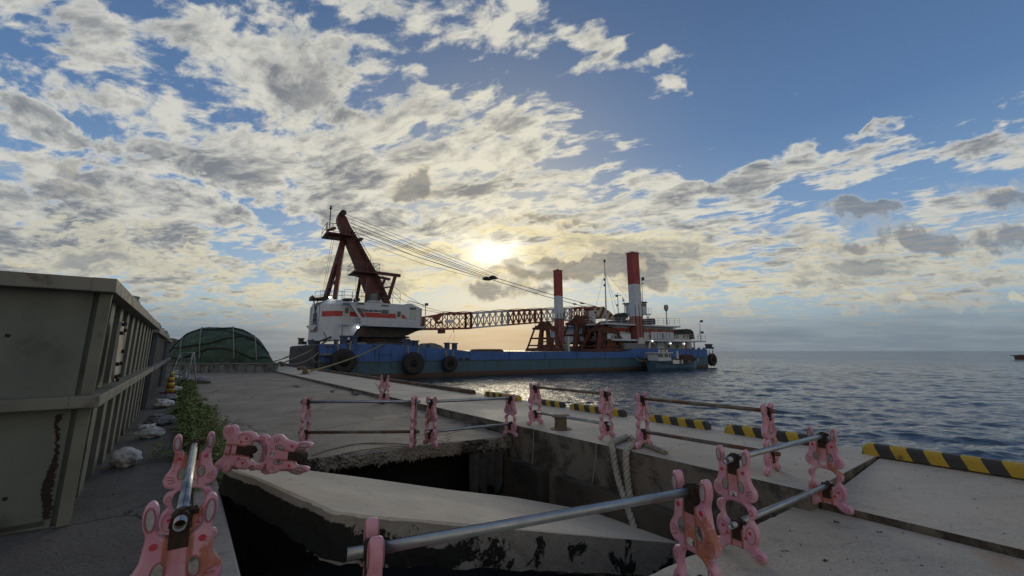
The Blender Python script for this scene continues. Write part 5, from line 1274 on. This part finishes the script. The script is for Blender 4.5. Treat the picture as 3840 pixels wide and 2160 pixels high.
# red stripe
b = CM(); z0, z1 = bp(1230, 1184, VN)[1], bp(1230, 1163.5, VN)[1]
for (a, c) in ((plan[0], plan[1]), (plan[1], plan[2])):
    d = Vector((c[0]-a[0], c[1]-a[1], 0)).normalized(); nn = Vector((d.y, -d.x, 0)); nn = nn if nn.y < 0 else -nn
    A, B2 = Vector((a[0], a[1], 0))+nn*.03, Vector((c[0], c[1], 0))+nn*.03
    if c is plan[2]: B2 = B2.lerp(A, .02)
    b.hexa([A+Vector((0, 0, z0)), B2+Vector((0, 0, z0)), B2-nn*.03+Vector((0, 0, z0)), A-nn*.03+Vector((0, 0, z0))], [A+Vector((0, 0, z1)), B2+Vector((0, 0, z1)), B2-nn*.03+Vector((0, 0, z1)), A-nn*.03+Vector((0, 0, z1))])
b.build('red_stripe', M_redp, CRANE)
cfit([(1311, 1168), (1484, 1177), (1484, 1195), (1311, 1186)], VN-.03, VN, M_redp, 'red_stripe'); cfit([(1506, 1179), (1513, 1180), (1530, 1197), (1506, 1196)], VN-.03, VN, M_redp, 'red_stripe')
# emblem on the tail face
e0, e1 = Vector((*plan[2], 0)), Vector((*plan[3], 0)); ed_ = (e1-e0); eL = ed_.length; ed_.normalize(); en = Vector((ed_.y, -ed_.x, 0)); en = en if en.x < 0 else -en
def EP(a, z, o=.04): return e0+ed_*(eL/2+a)+en*o+Vector((0, 0, z))
ezc = bp(1184, 1174, 12)[1]; er = 2.35; ew = 2.05
b = CM(); n = 40
for i in range(n):
    a0, a1 = 2*math.pi*i/n, 2*math.pi*(i+1)/n
    if 1.15 < (a0 % 6.283) < 1.95: continue
    q = [EP(ew*k*math.cos(t), ezc+er*k*math.sin(t), .05) for t in (a0, a1) for k in (.93, 1.0)]
    b.add(q, [(0, 1, 3, 2)])
def eb(x0, z0, x1, z1, w0, w1):
    b.add([EP(x0-w0, ezc+z0, .055), EP(x0+w0, ezc+z0, .055), EP(x1+w1, ezc+z1, .055), EP(x1-w1, ezc+z1, .055)], [(0, 1, 2, 3)])
eb(-.95, 2.0, -.1, .55, .30, .30); eb(.95, 2.0, .1, .55, .30, .30); eb(0, .8, 0, -.4, .38, .28)
for x in (-.72, 0, .72): eb(x, .1 if x else -.3, x, -1.75, .20, .20)
eb(0, -.65, 0, -1.0, 1.0, 1.0)
b.build('emblem', M_ink, CRANE)
text_mesh('YAMADA', 1.05, mat('red_lettering', (.30, .02, .03), None, 5, .5), 'lettering', CRANE, .01,
          Matrix.Translation(-Vector(CR0)) @ Matrix.Translation(EP(.2, bp(1184, 1236, 12)[1], .06)) @ Matrix(((-ed_.x, 0, en.x, 0), (-ed_.y, 0, en.y, 0), (0, 1, 0, 0), (0, 0, 0, 1))), sx=.85)
cfit([(1150, 1221), (1186, 1217), (1186, 1222), (1172, 1238), (1160, 1236), (1148, 1224)], VN+3, VN+3.2, M_white, 'lug_plate')
# doors, windows, name
def cbox(name, px0, px1, py0, py1, v0, v1, m, parent=None):
    ua, _ = bp(px0, py1, v0); ub, _ = bp(px1, py1, v0); _, za = bp((px0+px1)/2, py1, v0); _, zb = bp((px0+px1)/2, py0, v0)
    b = CM(); b.box(ua, ub, v0, v1, za, zb); return b.build(name, m, parent or CRANE)
for px0, px1, y0, y1, pn in ((1290, 1309, 1151, 1210, (1293, 1306, 1154, 1175)), (1486, 1505, 1164, 1216, (1490, 1502, 1168, 1188))):
    o = cbox('door', px0, px1, y0, y1, VN-.07, VN+.01, M_cream); cbox('door_pane', *pn, VN-.09, VN-.06, M_glass, o); cbox('door_handle', px0+2, px0+3.5, y1-28, y1-26, VN-.12, VN-.06, M_blk, o)
for px0, px1, y0, y1 in ((1336, 1366, 1155, 1174), (1430, 1458, 1161, 1179), (1337, 1368, 1134, 1143), (1429, 1460, 1142, 1149)):
    o = cbox('window', px0, px1, y0, y1, VN-.06, VN+.01, M_cream); cbox('pane', px0+1.2, px1-1.2, y0+1.2, y1-1.2, VN-.08, VN-.05, M_glass, o)
btxt = lambda s, px, py, v, h, sx, bold: text_mesh(s, (bp(px, py-h, v)[1]-bp(px, py, v)[1])*1.3, M_ink, 'lettering', CRANE, .01, Matrix.Translation(-Vector(CR0)) @ Matrix.Translation((bp(px, py, v)[0], v, bp(px, py, v)[1])) @ Matrix.Rotation(math.pi/2, 4, 'X'), sx=sx, bold=bold)
btxt('SKK-25011GDT-N', 1398, 1166, VN-.03, 7.5, .80, .02)
# operator cab glazing
o = cbox('cab_window', 1536, 1562, 1165, 1198, VN-.06, VN+.01, M_cream); cbox('pane', 1537.5, 1560.5, 1167, 1197, VN-.08, VN-.05, M_glassl, o); cbox('pane_mullion', 1547.5, 1549, 1167, 1197, VN-.1, VN-.07, M_cream, o)
cbox('sun_blind', 1537, 1560, 1153, 1161, VN-.08, VN+.0, M_glass)
CABN = cbox('cab_front', 1576, 1580, 1156, 1214, VN+.3, VN+3, M_glassl)
for px in (1570, 1576, 1580): cbox('cab_post', px-.6, px+.6, 1155, 1216, VN+.0, VN+.15, M_cream)
# walkway, rails, stairs
zw = [(1280, 1219), (1345, 1219), (1345, 1219)]
b = CM(); q0 = bp(1280, 1216, VN); q1 = bp(1372, 1218, VN); b.box(q0[0], q1[0], VN-1.1, VN, q0[1]-.08, q0[1]+.1)
q2 = bp(1585, 1225, VN); b.hexa([(q1[0], VN-1.1, q1[1]-.2), (q2[0], VN-1.1, q2[1]-.25), (q2[0], VN, q2[1]-.25), (q1[0], VN, q1[1]-.2)], [(q1[0], VN-1.1, q1[1]), (q2[0], VN-1.1, q2[1]), (q2[0], VN, q2[1]), (q1[0], VN, q1[1])]); b.build('walkway', M_white, CRANE)
b = CM(); P = [bp(1352, 1192, VN-1.12), bp(1575, 1200, VN-1.12), bp(1575, 1222, VN-1.12), bp(1352, 1216, VN-1.12)]; b.prism(P, VN-1.14, VN-1.12); b.build('walkway_screen', M_white, CRANE)
def crail(pts, v, h, step, m=M_raild, r=.026, rows=2, name='railing'):
    b = CM(); P = [Vector((bp(x, y, v)[0], v, bp(x, y, v)[1])) for x, y in pts]
    for p, q in zip(P[:-1], P[1:]):
        n = max(1, round((q-p).length/step))
        for k in range(n+1): c = p.lerp(q, k/n); b.beam(c, c+Vector((0, 0, h)), r*1.6)
        for k in range(1, rows+1): b.beam(p+Vector((0, 0, h*k/rows)), q+Vector((0, 0, h*k/rows)), r*1.5)
    return b.build(name, m, CRANE)
crail([(1282, 1218), (1575, 1223)], VN-1.16, 1.0, 1.1, M_rail)
crail([(1180, 1126), (1285, 1124)], VN+.6, 1.15, 1.5); crail([(1290, 1127), (1500, 1139)], VN+.3, 1.5, 1.1); crail([(1200, 1122), (1500, 1134)], VF-.3, 1.3, 1.4)
b = CM()
for dv in (-.95, -.15):
    p = bp(1312, 1130, VN+dv); q = bp(1368, 1216, VN+dv); b.beam((p[0], VN+dv, p[1]), (q[0], VN+dv, q[1]), .08, .3)
    b.beam((p[0]+.35, VN+dv, p[1]+.75), (q[0]+.1, VN+dv, q[1]+1.0), .05)
for k in range(1, 13):
    t = k/13; p = bp(1312, 1130, VN-.95); q = bp(1368, 1216, VN-.95); x = lerp(p[0], q[0], t); z = lerp(p[1], q[1], t); b.box(x-.14, x+.14, VN-.95, VN-.15, z-.02, z+.03)
b.build('stairs', M_white, CRANE)
b = CM(); q0 = bp(1290, 1131, VN-1); q1 = bp(1316, 1136, VN-1); b.box(q0[0], q1[0], VN-1.1, VN, q1[1]-.05, q1[1]+.15); b.build('stair_landing', M_white, CRANE)
# dark underside, slewing base
cfit([(1348, 1223), (1592, 1229), (1598, 1233), (1560, 1243), (1528, 1258), (1500, 1262), (1330, 1262), (1316, 1272)], VN+.3, VF-.3, M_blk, 'underframe')
cfit([(1472, 1250), (1520, 1252), (1521, 1270), (1478, 1276)], VN+1.5, VF-2, M_blk, 'slewing_gear')
b = CM(); uc, zc0 = bp(1405, 1293, 13); _, zc1 = bp(1405, 1262, 13); b.lathe([(4.6, zc0), (4.6, zc0+.3), (4.0, zc0+.4), (4.0, zc1-.3), (4.9, zc1-.2), (4.9, zc1)], (uc, 13, 0), 30); b.build('slewing_base', M_blk, CRANE, smooth=False)
# gantry (A-frame) main box beam
def cb2(p, q, v, w, h, name, m=M_dkred, v2=None, parent=None):
    a = bp(*p, v); c = bp(*q, v if v2 is None else v2); b = CM(); b.beam((a[0], v, a[1]), (c[0], v if v2 is None else v2, c[1]), w, h); return b.build(name, m, parent or CRANE)
cfit([(1266, 815), (1270, 803), (1276, 798), (1284, 799), (1289, 806), (1299, 812), (1316, 850), (1343, 895), (1392, 985), (1408, 1013), (1438, 1070), (1466, 1139), (1448, 1140), (1428, 1100), (1424, 1100), (1430, 1139), (1396, 1139), (1372, 1085), (1344, 1013), (1297, 900), (1285, 872), (1268, 832)], 12.3, 13.7, M_dkred, 'gantry_beam')
b = CM(); 
for k in range(26):
    t = k/25; p = bp(lerp(1322, 1440, t), lerp(872, 1100, t), 11.95); b.box(p[0]-.28, p[0]+.30, 11.55, 12.0, p[1]-.03, p[1]+.05)
b.build('gantry_steps', M_dkred, CRANE)
b = CM(); P = [bp(x, y, 11.6) for x, y in ((1325, 850), (1352, 900), (1389, 965), (1390, 990))]; b.tube([(x, 11.6, z) for x, z in P], .04, 5)
P2 = [bp(x, y, 11.6) for x, y in ((1335, 870), (1340, 890), (1356, 925), (1378, 968), (1388, 985))]
for (x, z) in P2: b.beam((x, 11.6, z), (x-.5, 11.6, z-.7), .05)
b.build('gantry_handrail', M_raild, CRANE)
b = CM(); q = bp(1281, 806, 13)
for v in (11.8, 12.6, 13.4, 14.2): b.lathe([(.1, -.1), (.42, -.1), (.36, 0), (.42, .1), (.1, .1)], (q[0], v, q[1]), 18, 'y')
b.build('apex_sheaves', M_blk, CRANE)
for v, x1 in ((10.0, 1256), (16.0, 1222)):
    cb2((1289, 893), (x1, 1119), 13, .52, .62, 'back_leg', v2=v)
b = CM()
for (y0, y1) in ((960, 1000), (1000, 960), (1040, 1085), (1085, 1040)):
    t0, t1 = (y0-893)/226, (y1-893)/226; a = bp(lerp(1289, 1256, t0), y0, 13-3*t0); c = bp(lerp(1289, 1222, t1), y1, 13+3*t1); b.beam((a[0], 13-3*t0, a[1]), (c[0], 13+3*t1, c[1]), .16)
b.build('leg_bracing', M_dkred, CRANE)
for v, x0, x1, y1 in ((10.5, 1382, 1373, 1133), (15.5, 1352, 1336, 1129)): cb2((x0, 1040), (x1, y1), v, .42, .42, 'gantry_strut')
cb2((1405, 1022), (1501, 1034), 11, .42, .42, 'jib_arm'); cb2((1415, 1038), (1463, 1048), 15, .36, .36, 'jib_arm'); cb2((1482, 1036), (1456, 1122), 11, .42, .42, 'jib_strut'); cb2((1444, 1046), (1432, 1072), 15, .34, .34, 'jib_strut'); cb2((1438, 1080), (1464, 1075), 12, .2, .2, 'jib_tie')
# platforms
def platform(poly_px, y, v0, v1, railh, xs, xe):
    ua = bp(xs, y, 12)[0]; ub = bp(xe, y, 12)[0]; z = bp((xs+xe)/2, y, 12)[1]; b = CM(); b.box(ua, ub, v0, v1, z-.15, z)
    o = b.build('platform', M_dkred, CRANE); r = CM()
    for v in (v0, v1):
        n = max(2, round((ub-ua)/.9))
        for k in range(n+1): x = lerp(ua, ub, k/n); r.beam((x, v, z), (x, v, z+railh), .05)
        for k in (1, .5): r.beam((ua, v, z+railh*k), (ub, v, z+railh*k), .05)
    for x in (ua, ub):
        for k in (1, .5): r.beam((x, v0, z+railh*k), (x, v1, z+railh*k), .05)
    r.build('platform_rail', M_raild, CRANE); return z
platform(None, 880, 11.0, 15.0, 1.25, 1219, 1318); platform(None, 1022, 10.8, 15.2, 1.25, 1322, 1414)
cfit([(1230, 884), (1268, 876), (1300, 880), (1300, 896), (1272, 890)], 12.2, 13.8, M_dkred, 'platform_bracket')
cfit([(1320, 1024), (1360, 1015), (1414, 1022), (1400, 1034), (1350, 1034)], 12.2, 13.8, M_dkred, 'platform_bracket')
cfit([(1228, 858), (1258, 850), (1262, 856), (1234, 862)], 12, 13, M_dkred, 'upper_step'); cb2((1226, 880), (1228, 835), 11, .05, .05, 'guard', M_raild)
crail([(1222, 868), (1268, 862)], 11.2, 1.0, .7)
a = bp(1236, 850, 12); c = bp(1236, 786, 12); b = CM(); b.tube([(a[0], 12, a[1]), (a[0], 12, c[1])], .07, 6); b.lathe([(0, 0), (.2, .15), (.1, .35), (.16, .5), (0, .65)], (a[0], 12, c[1]), 8); b.build('aerial', M_blk, CRANE)
fit_ = cfit([(1342, 893), (1352, 890), (1366, 894), (1358, 902), (1346, 902)], 12, 12.6, M_blk, 'floodlight_arm')
# roof clutter
cfit([(1391, 1132), (1391, 1100), (1416, 1100), (1416, 1134)], VN+1, VN+3.5, M_greyd, 'roof_vent'); cfit([(1334, 1128), (1334, 1117), (1350, 1117), (1350, 1129)], VN+1.5, VN+3, M_blk, 'roof_vent')
cfit([(1170, 1121), (1172, 1106), (1182, 1116), (1196, 1116), (1230, 1108), (1234, 1121)], VN+3, VN+6, M_blk, 'roof_winch'); cfit([(1288, 1127), (1290, 1118), (1320, 1118), (1324, 1128)], VN+2, VN+5, M_blk, 'roof_winch')
cfit([(1376, 1133), (1385, 1126), (1430, 1128), (1440, 1136)], VN+.5, VN+4, M_cream, 'roof_hood')
for px, py, v in ((1342, 1227, VN-.7), (1237, 1115, VN+.8)):
    u, z = bp(px, py, v); b = CM(); b.lathe([(0, -.12), (.12, -.08), (.17, 0), (.12, .08), (0, .12)], (u, v, z), 12); b.build('lit_floodlight', M_lampon, CRANE)
# boom-hoist ropes
VB = 13.0
def cwire(L, v, r=.035, name='wire_rope'):
    b = CM(); P = []
    for (x0, y0), (x1, y1) in zip(L[:-1], L[1:]):
        for k in range(8):
            t = k/8; x = lerp(x0, x1, t); y = lerp(y0, y1, t); a = bp(x, y, v); P.append((a[0], v, a[1]))
    a = bp(*L[-1], v); P.append((a[0], v, a[1])); b.tube(P, r, 5); return b.build(name, M_cab, CRANE)
for L, v, r_ in (([(1290, 801), (1580, 918), (1868, 1033)], 13.8, .032), ([(1305, 817), (1580, 930), (1862, 1040)], 13.3, .032), ([(1312, 835), (1572, 940), (1838, 1036)], 12.9, .05), ([(1325, 851), (1570, 945), (1830, 1040)], 12.6, .05), ([(1327, 856), (1570, 952), (1830, 1044)], 12.4, .045),
        ([(1332, 870), (1560, 962), (1826, 1046)], 12.1, .045), ([(1367, 895), (1560, 962), (1822, 1049)], 11.9, .028), ([(1362, 907), (1560, 980), (1600, 994), (1820, 1051)], 11.7, .028)):
    cwire(L, v, r_)
cfit([(1820, 1038), (1826, 1036), (1838, 1041), (1848, 1046), (1846, 1050), (1830, 1049), (1820, 1046)], 12, 13, M_blk, 'bridle_block'); cfit([(1842, 1036), (1848, 1032), (1856, 1034), (1870, 1045), (1862, 1046), (1848, 1045)], 13.1, 14, M_blk, 'bridle_block')
for L, v in (([(1868, 1045), (2060, 1102), (2245, 1152)], 13.6), ([(1848, 1050), (2040, 1110), (2222, 1158)], 12.4)):
    cwire(L, v, .055, 'pendant_rope')
cfit([(2175, 1134), (2186, 1134), (2194, 1140), (2182, 1140)], 13.5, 13.7, M_dkred, 'rope_socket'); cfit([(2148, 1137), (2158, 1137), (2166, 1143), (2154, 1143)], 12.3, 12.5, M_dkred, 'rope_socket')
for x0, y0, x1, y1 in ((1246, 890, 1208, 1108), (1254, 890, 1214, 1108), (1334, 1030, 1334, 1128), (1363, 1034, 1363, 1128)): cwire([(x0, y0), (x1, y1)], 15, .022)
for L in ([(1410, 1010), (1500, 1095), (1590, 1148)], [(1430, 1050), (1512, 1130), (1600, 1153)], [(1400, 1000), (1440, 1070), (1500, 1135)]): cwire(L, 12, .028)
for L in ([(1590, 1150), (1640, 1165), (1690, 1172)], [(1580, 1160), (1640, 1172), (1680, 1176)]): cwire(L, 12, .03)
b = CM(); P = [bp(x, y, VN-.5) for x, y in ((1528, 1132), (1535, 1128), (1596, 1146), (1596, 1146))]; b.tube([(x, VN-.5, z) for x, z in P[:3]], .06, 6); q = bp(1594, 1225, VN-.5); b.tube([(P[2][0], VN-.5, P[2][1]), (q[0], VN-.5, q[1])], .06, 6); b.build('lamp_post', M_cream, CRANE)
u, z = bp(1597, 1146, VN-.5); b = CM(); b.box(u-.1, u+.3, VN-.7, VN-.3, z, z+.35); b.build('lamp_head', M_deckd, CRANE)
# lattice boom
Tp = [(1590, 1190), (1674, 1175), (1767, 1174), (1892, 1166), (2031, 1160), (2140, 1156), (2236, 1152)]
Bp = [(1590, 1233), (1668, 1233), (1767, 1230), (1892, 1219), (2031, 1208), (2140, 1199), (2225, 1192)]
V0b, V1b = 12.0, 14.0
secs = [(1590, 1767, M_boomr, 4), (1767, 1905, M_boomw, 6), (1905, 2030, M_boomr, 6), (2030, 2142, M_boomw, 5), (2142, 2236, M_boomr, 5)]
def yint(L, x):
    for (x0, y0), (x1, y1) in zip(L[:-1], L[1:]):
        if x <= x1: return y0+(y1-y0)*(x-x0)/(x1-x0)
    return L[-1][1]
for (x0, x1, m, n) in secs:
    ch, dg = CM(), CM(); last = None
    for k in range(n+1):
        x = lerp(x0, x1, k/n); yt, yb = yint(Tp, x), yint(Bp, x); ut, zt_ = bp(x, yt, V0b); _, zb2 = bp(x, yb, V0b)
        fr = [Vector((ut, v, z)) for v in (V0b, V1b) for z in (zt_, zb2)]
        wdt = .26
        for i, j in ((0, 1), (2, 3), (0, 2), (1, 3)): dg.beam(fr[i], fr[j], .13 if k not in (0, n) else .3)
        if last:
            for i in range(4): ch.beam(last[i], fr[i], wdt)
            for i, j in ((0, 1), (2, 3)):
                dg.beam(last[i], fr[j], .10); dg.beam(last[j], fr[i], .10)
            dg.beam(last[0], fr[2], .10); dg.beam(last[1], fr[3], .10)
        last = fr
    o = ch.build('boom_section', m, CRANE); dg.build('lacing', m, o)
cfit([(1575, 1190), (1592, 1188), (1600, 1200), (1590, 1215), (1600, 1228), (1590, 1238), (1575, 1236)], V0b-.3, V1b+.3, M_boomr, 'boom_foot')
cfit([(1621, 1182), (1650, 1178), (1660, 1180), (1650, 1196), (1640, 1205), (1632, 1205), (1626, 1196)], 11.9, 12.1, M_boomr, 'gusset_plate')
cfit([(1632, 1204), (1661, 1206), (1661, 1214), (1632, 1214)], 11.6, 11.7, M_dkred, 'boom_plate'); o = cfit([(1669, 1200), (1704, 1200), (1704, 1211), (1669, 1212)], 11.6, 11.7, M_signw, 'boom_plate')
cfit([(1655, 1234), (1670, 1234), (1670, 1250), (1665, 1250), (1664, 1240), (1660, 1241), (1660, 1250), (1655, 1250)], 12, 13.5, M_boomr, 'boom_bracket')
cwire([(1701, 1234), (1701, 1247)], 12.5, .05); cwire([(1704, 1247), (1702, 1300)], 12, .015); cwire([(1695, 1250), (1672, 1300)], 12, .015)
for xx in range(0, 9): x = 1640+xx*66; cwire([(x, yint(Tp, x)-3), (x+33, yint(Tp, x+33)-6), (x+66, yint(Tp, min(x+66, 2230))-3)], 12.2, .05, 'boom_top_rope')
for L in ([(1610, 1222), (1900, 1210), (2140, 1192)], [(1700, 1196), (2000, 1180), (2200, 1166)]): cwire(L, 13, .03, 'boom_inner_rope')
def hazard():
    m = bpy.data.materials.new('hazard_stripes'); m.use_nodes = True; T = NT(m.node_tree)
    b = T.new('ShaderNodeBsdfPrincipled'); T.l.new(b.outputs[0], T.new('ShaderNodeOutputMaterial').inputs[0]); O = T.new('ShaderNodeTexCoord').outputs['Object']; x, y, z = T.xyz(O)
    f = T.ss(T.m('FRACT', T.m('DIVIDE', T.m('ADD', T.m('SUBTRACT', x, T.m('MULTIPLY', z, .6)), 100), 1.5)), .52, .48)
    T.put(b.inputs['Base Color'], T.mix(f, (.09, .025, .02), (.42, .34, .20))); b.inputs['Roughness'].default_value = .6; return m
M_haz = hazard()
cfit([(2225, 1156), (2244, 1152), (2266, 1149), (2272, 1162), (2276, 1180), (2262, 1193), (2246, 1190), (2224, 1188)], 11.8, 14.2, M_haz, 'boom_head')
cfit([(2268, 1161), (2282, 1164), (2310, 1190), (2312, 1196), (2304, 1199), (2272, 1188)], 12.2, 13.8, M_haz, 'boom_tip')
cfit([(2248, 1192), (2272, 1188), (2276, 1194), (2252, 1196)], 12.2, 13.8, M_blk, 'tip_sheave')
# boom rest with sign
cb2((2221, 1243), (2221, 1166), 9, .9, .9, 'boom_rest', M_boomw)
cfit([(2221, 1166), (2245, 1164), (2245, 1181), (2225, 1181)], 8.4, 8.5, M_signw, 'sign_board'); btxt('SKK', 2235, 1173, 8.36, 10, .8, .02)
# ---------------------------------------------------------------- mooring lines barge - quay
def mline(a, b, sag, r, m, label, name='mooring_line', grp=None):
    a, b = Vector(a), Vector(b); P = [a.lerp(b, k/14)-Vector((0, 0, sag*4*(k/14)*(1-k/14))) for k in range(15)]
    twisted(P, r, m, name, label, 'mooring line', 3, max(.35, r*7), grp, seg=2, n=6)
def bw(px, py, v): u, z = bp(px, py, v); return BW(u, v, z)
mline(PB+Vector((.15, 0, .12)), bw(1434, 1291, .3), .25, .06, M_ropey, 'long yellow mooring line from the hooked bollard up to the barge deck')
FB = G(955, 1358, 0); fb2 = Q(7.3, 46, .25)
ml = [((1243, 1268, 6), .2, .075, 'heavy grey mooring line from the spar at the left end to the far quay'), ((1195, 1322, -.3), .5, .06, 'slack pale mooring line from the left end fairlead to the far quay'),
      ((1180, 1290, 14), .3, .045, 'upper thin mooring line at the far left end of the barge'), ((1150, 1290, 20), .3, .05, 'lowest dark mooring line at the far left end of the barge')]
fbp = [Q(7.2, 44, .3), Q(7.2, 43.4, .3), Q(7.2, 50, .3), Q(7.2, 49.2, .3)]
for ((px, py, v), sg, r_, lab), q in zip(ml, fbp): mline(q, bw(px, py, v), sg, r_, M_ropeg, lab)
bent_bollard(Q(7.2, 44, 0), 0, 'hooked bollard further along the quay taking the heavy grey lines'); bent_bollard(Q(7.2, 50, 0), 0, 'furthest hooked bollard on the quay behind the net covered tray')
# ---------------------------------------------------------------- small workboat alongside
bu, bz = bp(2540, 1378, -3.4)
BOAT = bthing('workboat', 'small blue workboat with white cabin tied alongside the barge', 'boat', bu, -3.4, 0)
def BM(): return MB((bu, -3.4, 0))
M_bblue = mat('boat_blue', (.05, .12, .20), (.035, .085, .14), 2, .5, stain=(.03, .045, .05), sscale=3, samt=.6)
ua, ub = bp(2466, 1378, -4.6)[0], bp(2630, 1372, -4.6)[0]; Lb = ub-ua
st = []
for i in range(15):
    t = i/14; x = ua+Lb*t
    hwid = 1.55*min(1, (t*3.2+.62))*(1 if t < .62 else max(.04, 1-((t-.62)/.38)**2.2)); sh = 1.15+.35*(2*t-1)**2+(.45*max(0, t-.6)/.4)
    st.append((x, hwid, sh))
b = BM(); vs = []; 
for x, h, s in st:
    xo = max(0, (x-ua)/Lb-.75)*1.8
    vs += [(x+xo, -3.4-h, s), (x+xo*.6, -3.4-h*.93, .55), (x, -3.4-h*.6, -.3), (x, -3.4+h*.6, -.3), (x+xo*.6, -3.4+h*.93, .55), (x+xo, -3.4+h, s)]
n = len(st); b.add(vs, [(i*6+j, i*6+j+1, (i+1)*6+j+1, (i+1)*6+j) for i in range(n-1) for j in range(5)]+[tuple(range(6)), tuple(range((n-1)*6, n*6))]); b.build('hull', M_bblue, BOAT)
b = BM(); vs = []
for x, h, s in st: vs += [(x, -3.4-h*.97, s-.35), (x, -3.4+h*.97, s-.35)]
b.add(vs, [(2*i, 2*i+1, 2*i+3, 2*i+2) for i in range(n-1)]); b.build('deck', M_greyd, BOAT)
b = BM(); 
for sg in (-1, 1): b.tube([(x+max(0, (x-ua)/Lb-.75)*1.8, -3.4+sg*h, s) for x, h, s in st], .07, 6)
b.build('gunwale', M_blk, BOAT)
def obox(name, px0, px1, py0, py1, v0, v1, m, parent=None):
    a_, _ = bp(px0, py1, v0); c_, _ = bp(px1, py1, v0); _, za = bp((px0+px1)/2, py1, v0); _, zb = bp((px0+px1)/2, py0, v0); b = BM(); b.box(a_, c_, v0, v1, za, zb); return b.build(name, m, parent or BOAT)
CABB = obox('cabin', 2469, 2514, 1325, 1352, -4.5, -2.4, M_white); obox('cabin_roof', 2467, 2524, 1321, 1325, -4.7, -2.2, M_white); 
for a_, c_ in ((2470, 2476), (2478, 2487), (2494, 2505), (2509, 2514)): obox('pane', a_, c_, 1327, 1340, -4.55, -4.49, M_glass, CABB)
obox('cabin_base', 2469, 2518, 1344, 1353, -4.58, -4.5, M_white)
sb = obox('name_board', 2471, 2504, 1311, 1320, -4.6, -4.5, M_signw)
u, z = bp(2487.5, 1315.5, -4.63); text_mesh('第二千鳥', .62, M_ink, 'lettering', BOAT, .01, Matrix.Translation((u-bu, -4.63+3.4, z)) @ Matrix.Rotation(math.pi/2, 4, 'X'), sx=.62)
obox('cabin_post', 2514, 2516, 1325, 1352, -4.5, -4.4, M_white)
wp = obox('side_board', 2525, 2562, 1350, 1364, -5.0, -4.9, M_signw)
b = BM(); u, z = bp(2553, 1356.5, -5.03); b.tube([(u+.28*math.cos(t), -5.03, z+.28*math.sin(t)) for t in [i*math.pi/8 for i in range(16)]], .05, 5, closed=True); b.box(u-.05, u+.05, -5.04, -5.0, z-.2, z+.2); b.build('side_emblem', M_ink, wp)
b = BM(); b.prism(bpoly([(2561, 1350), (2568, 1336), (2574, 1330), (2594, 1331), (2599, 1340), (2601, 1350)], -4), -4.2, -2.6); b.build('rusty_net_heap', mat('rust_heap', (.07, .035, .025), (.045, .025, .02), 3, .9, bump=.05), BOAT)
b = BM(); 
for p_, q_ in (((2566, 1344), (2576, 1308)), ((2596, 1340), (2586, 1308)), ((2576, 1308), (2586, 1308))): a_ = bp(*p_, -3.4); c_ = bp(*q_, -3.4); b.beam((a_[0], -3.4, a_[1]), (c_[0], -3.4, c_[1]), .09)
b.build('lifting_frame', M_deckd, BOAT)
b = BM(); b.prism(bpoly([(2537, 1345), (2536, 1322), (2540, 1315), (2543, 1330), (2545, 1345)], -3.4), -3.5, -3.35); b.build('furled_flag', M_cream, BOAT)
obox('bow_locker', 2583, 2592, 1352, 1362, -4.4, -3.6, mat('tan_box', (.22, .16, .11), None, 3, .8)); 
b = BM(); a_ = bp(2617, 1350, -3.4); b.lathe([(.09, 0), (.09, .5), (.14, .5), (.14, .58), (0, .6)], (a_[0], -3.4, a_[1]-.3), 10); b.build('bitt', M_cream, BOAT)
# rope and dark fender bundle left of the boat
twisted([bw(2380, 1341, -.3), bw(2400, 1352, -.6), bw(2425, 1354, -1.0), bw(2450, 1347, -1.4), bw(2470, 1350, -3)], .07, M_ropey, 'slack_rope', 'slack tan rope looping from the barge side to the small workboat')
# ---------------------------------------------------------------- far things
def hill():
    from mathutils import noise
    b = MB(); nx, ny = 120, 24; vs = []
    c = G(560, 1320, WATER); D0 = 420
    for j in range(ny):
        for i in range(nx):
            x = lerp(-1, 1, i/(nx-1)); y = lerp(-1, 1, j/(ny-1)); X = -425+x*118; Yy = D0+y*90
            prof = max(0, 1-abs(x)**2.4)*max(0, 1-abs(y)**2); n = noise.fractal(Vector((X*.045, Yy*.045, 0)), .9, 2.1, 6)
            vs.append((X, Yy, WATER-1+prof*(25+5*n)+1.6*noise.noise(Vector((X*.35, Yy*.35, 3)))*(prof > .05)))
    b.add(vs, [(j*nx+i, j*nx+i+1, (j+1)*nx+i+1, (j+1)*nx+i) for j in range(ny-1) for i in range(nx-1)])
    tag(b.build('hill', mat('far_wooded_hill', (.030, .040, .025), (.018, .025, .018), .25, .9, bump=1.0, bscale=.6)), kind='structure')
hill()
p = G(3808, 1348, WATER); r = thing('distant_barge', 'small rust brown barge far out on the sea at the right edge', 'barge', p, (0, 0, -.86))
mrb = mat('distant_rust', (.10, .05, .035), (.08, .04, .03), .5, .8)
b = MB(); b.prism([(0, -.4), (-.4, 1.6), (18, 1.6), (18, -.4)], 0, 8); b.build('hull', mrb, r); b = MB(); b.box(1, 17.5, .5, 7.5, 1.6, 1.75); b.build('deck', M_blk, r)
b = MB(); b.box(-1.2, -.3, 3, 5, 1.35, 1.6); b.build('bow_ramp', M_blk, r)
bpy.context.view_layer.update()
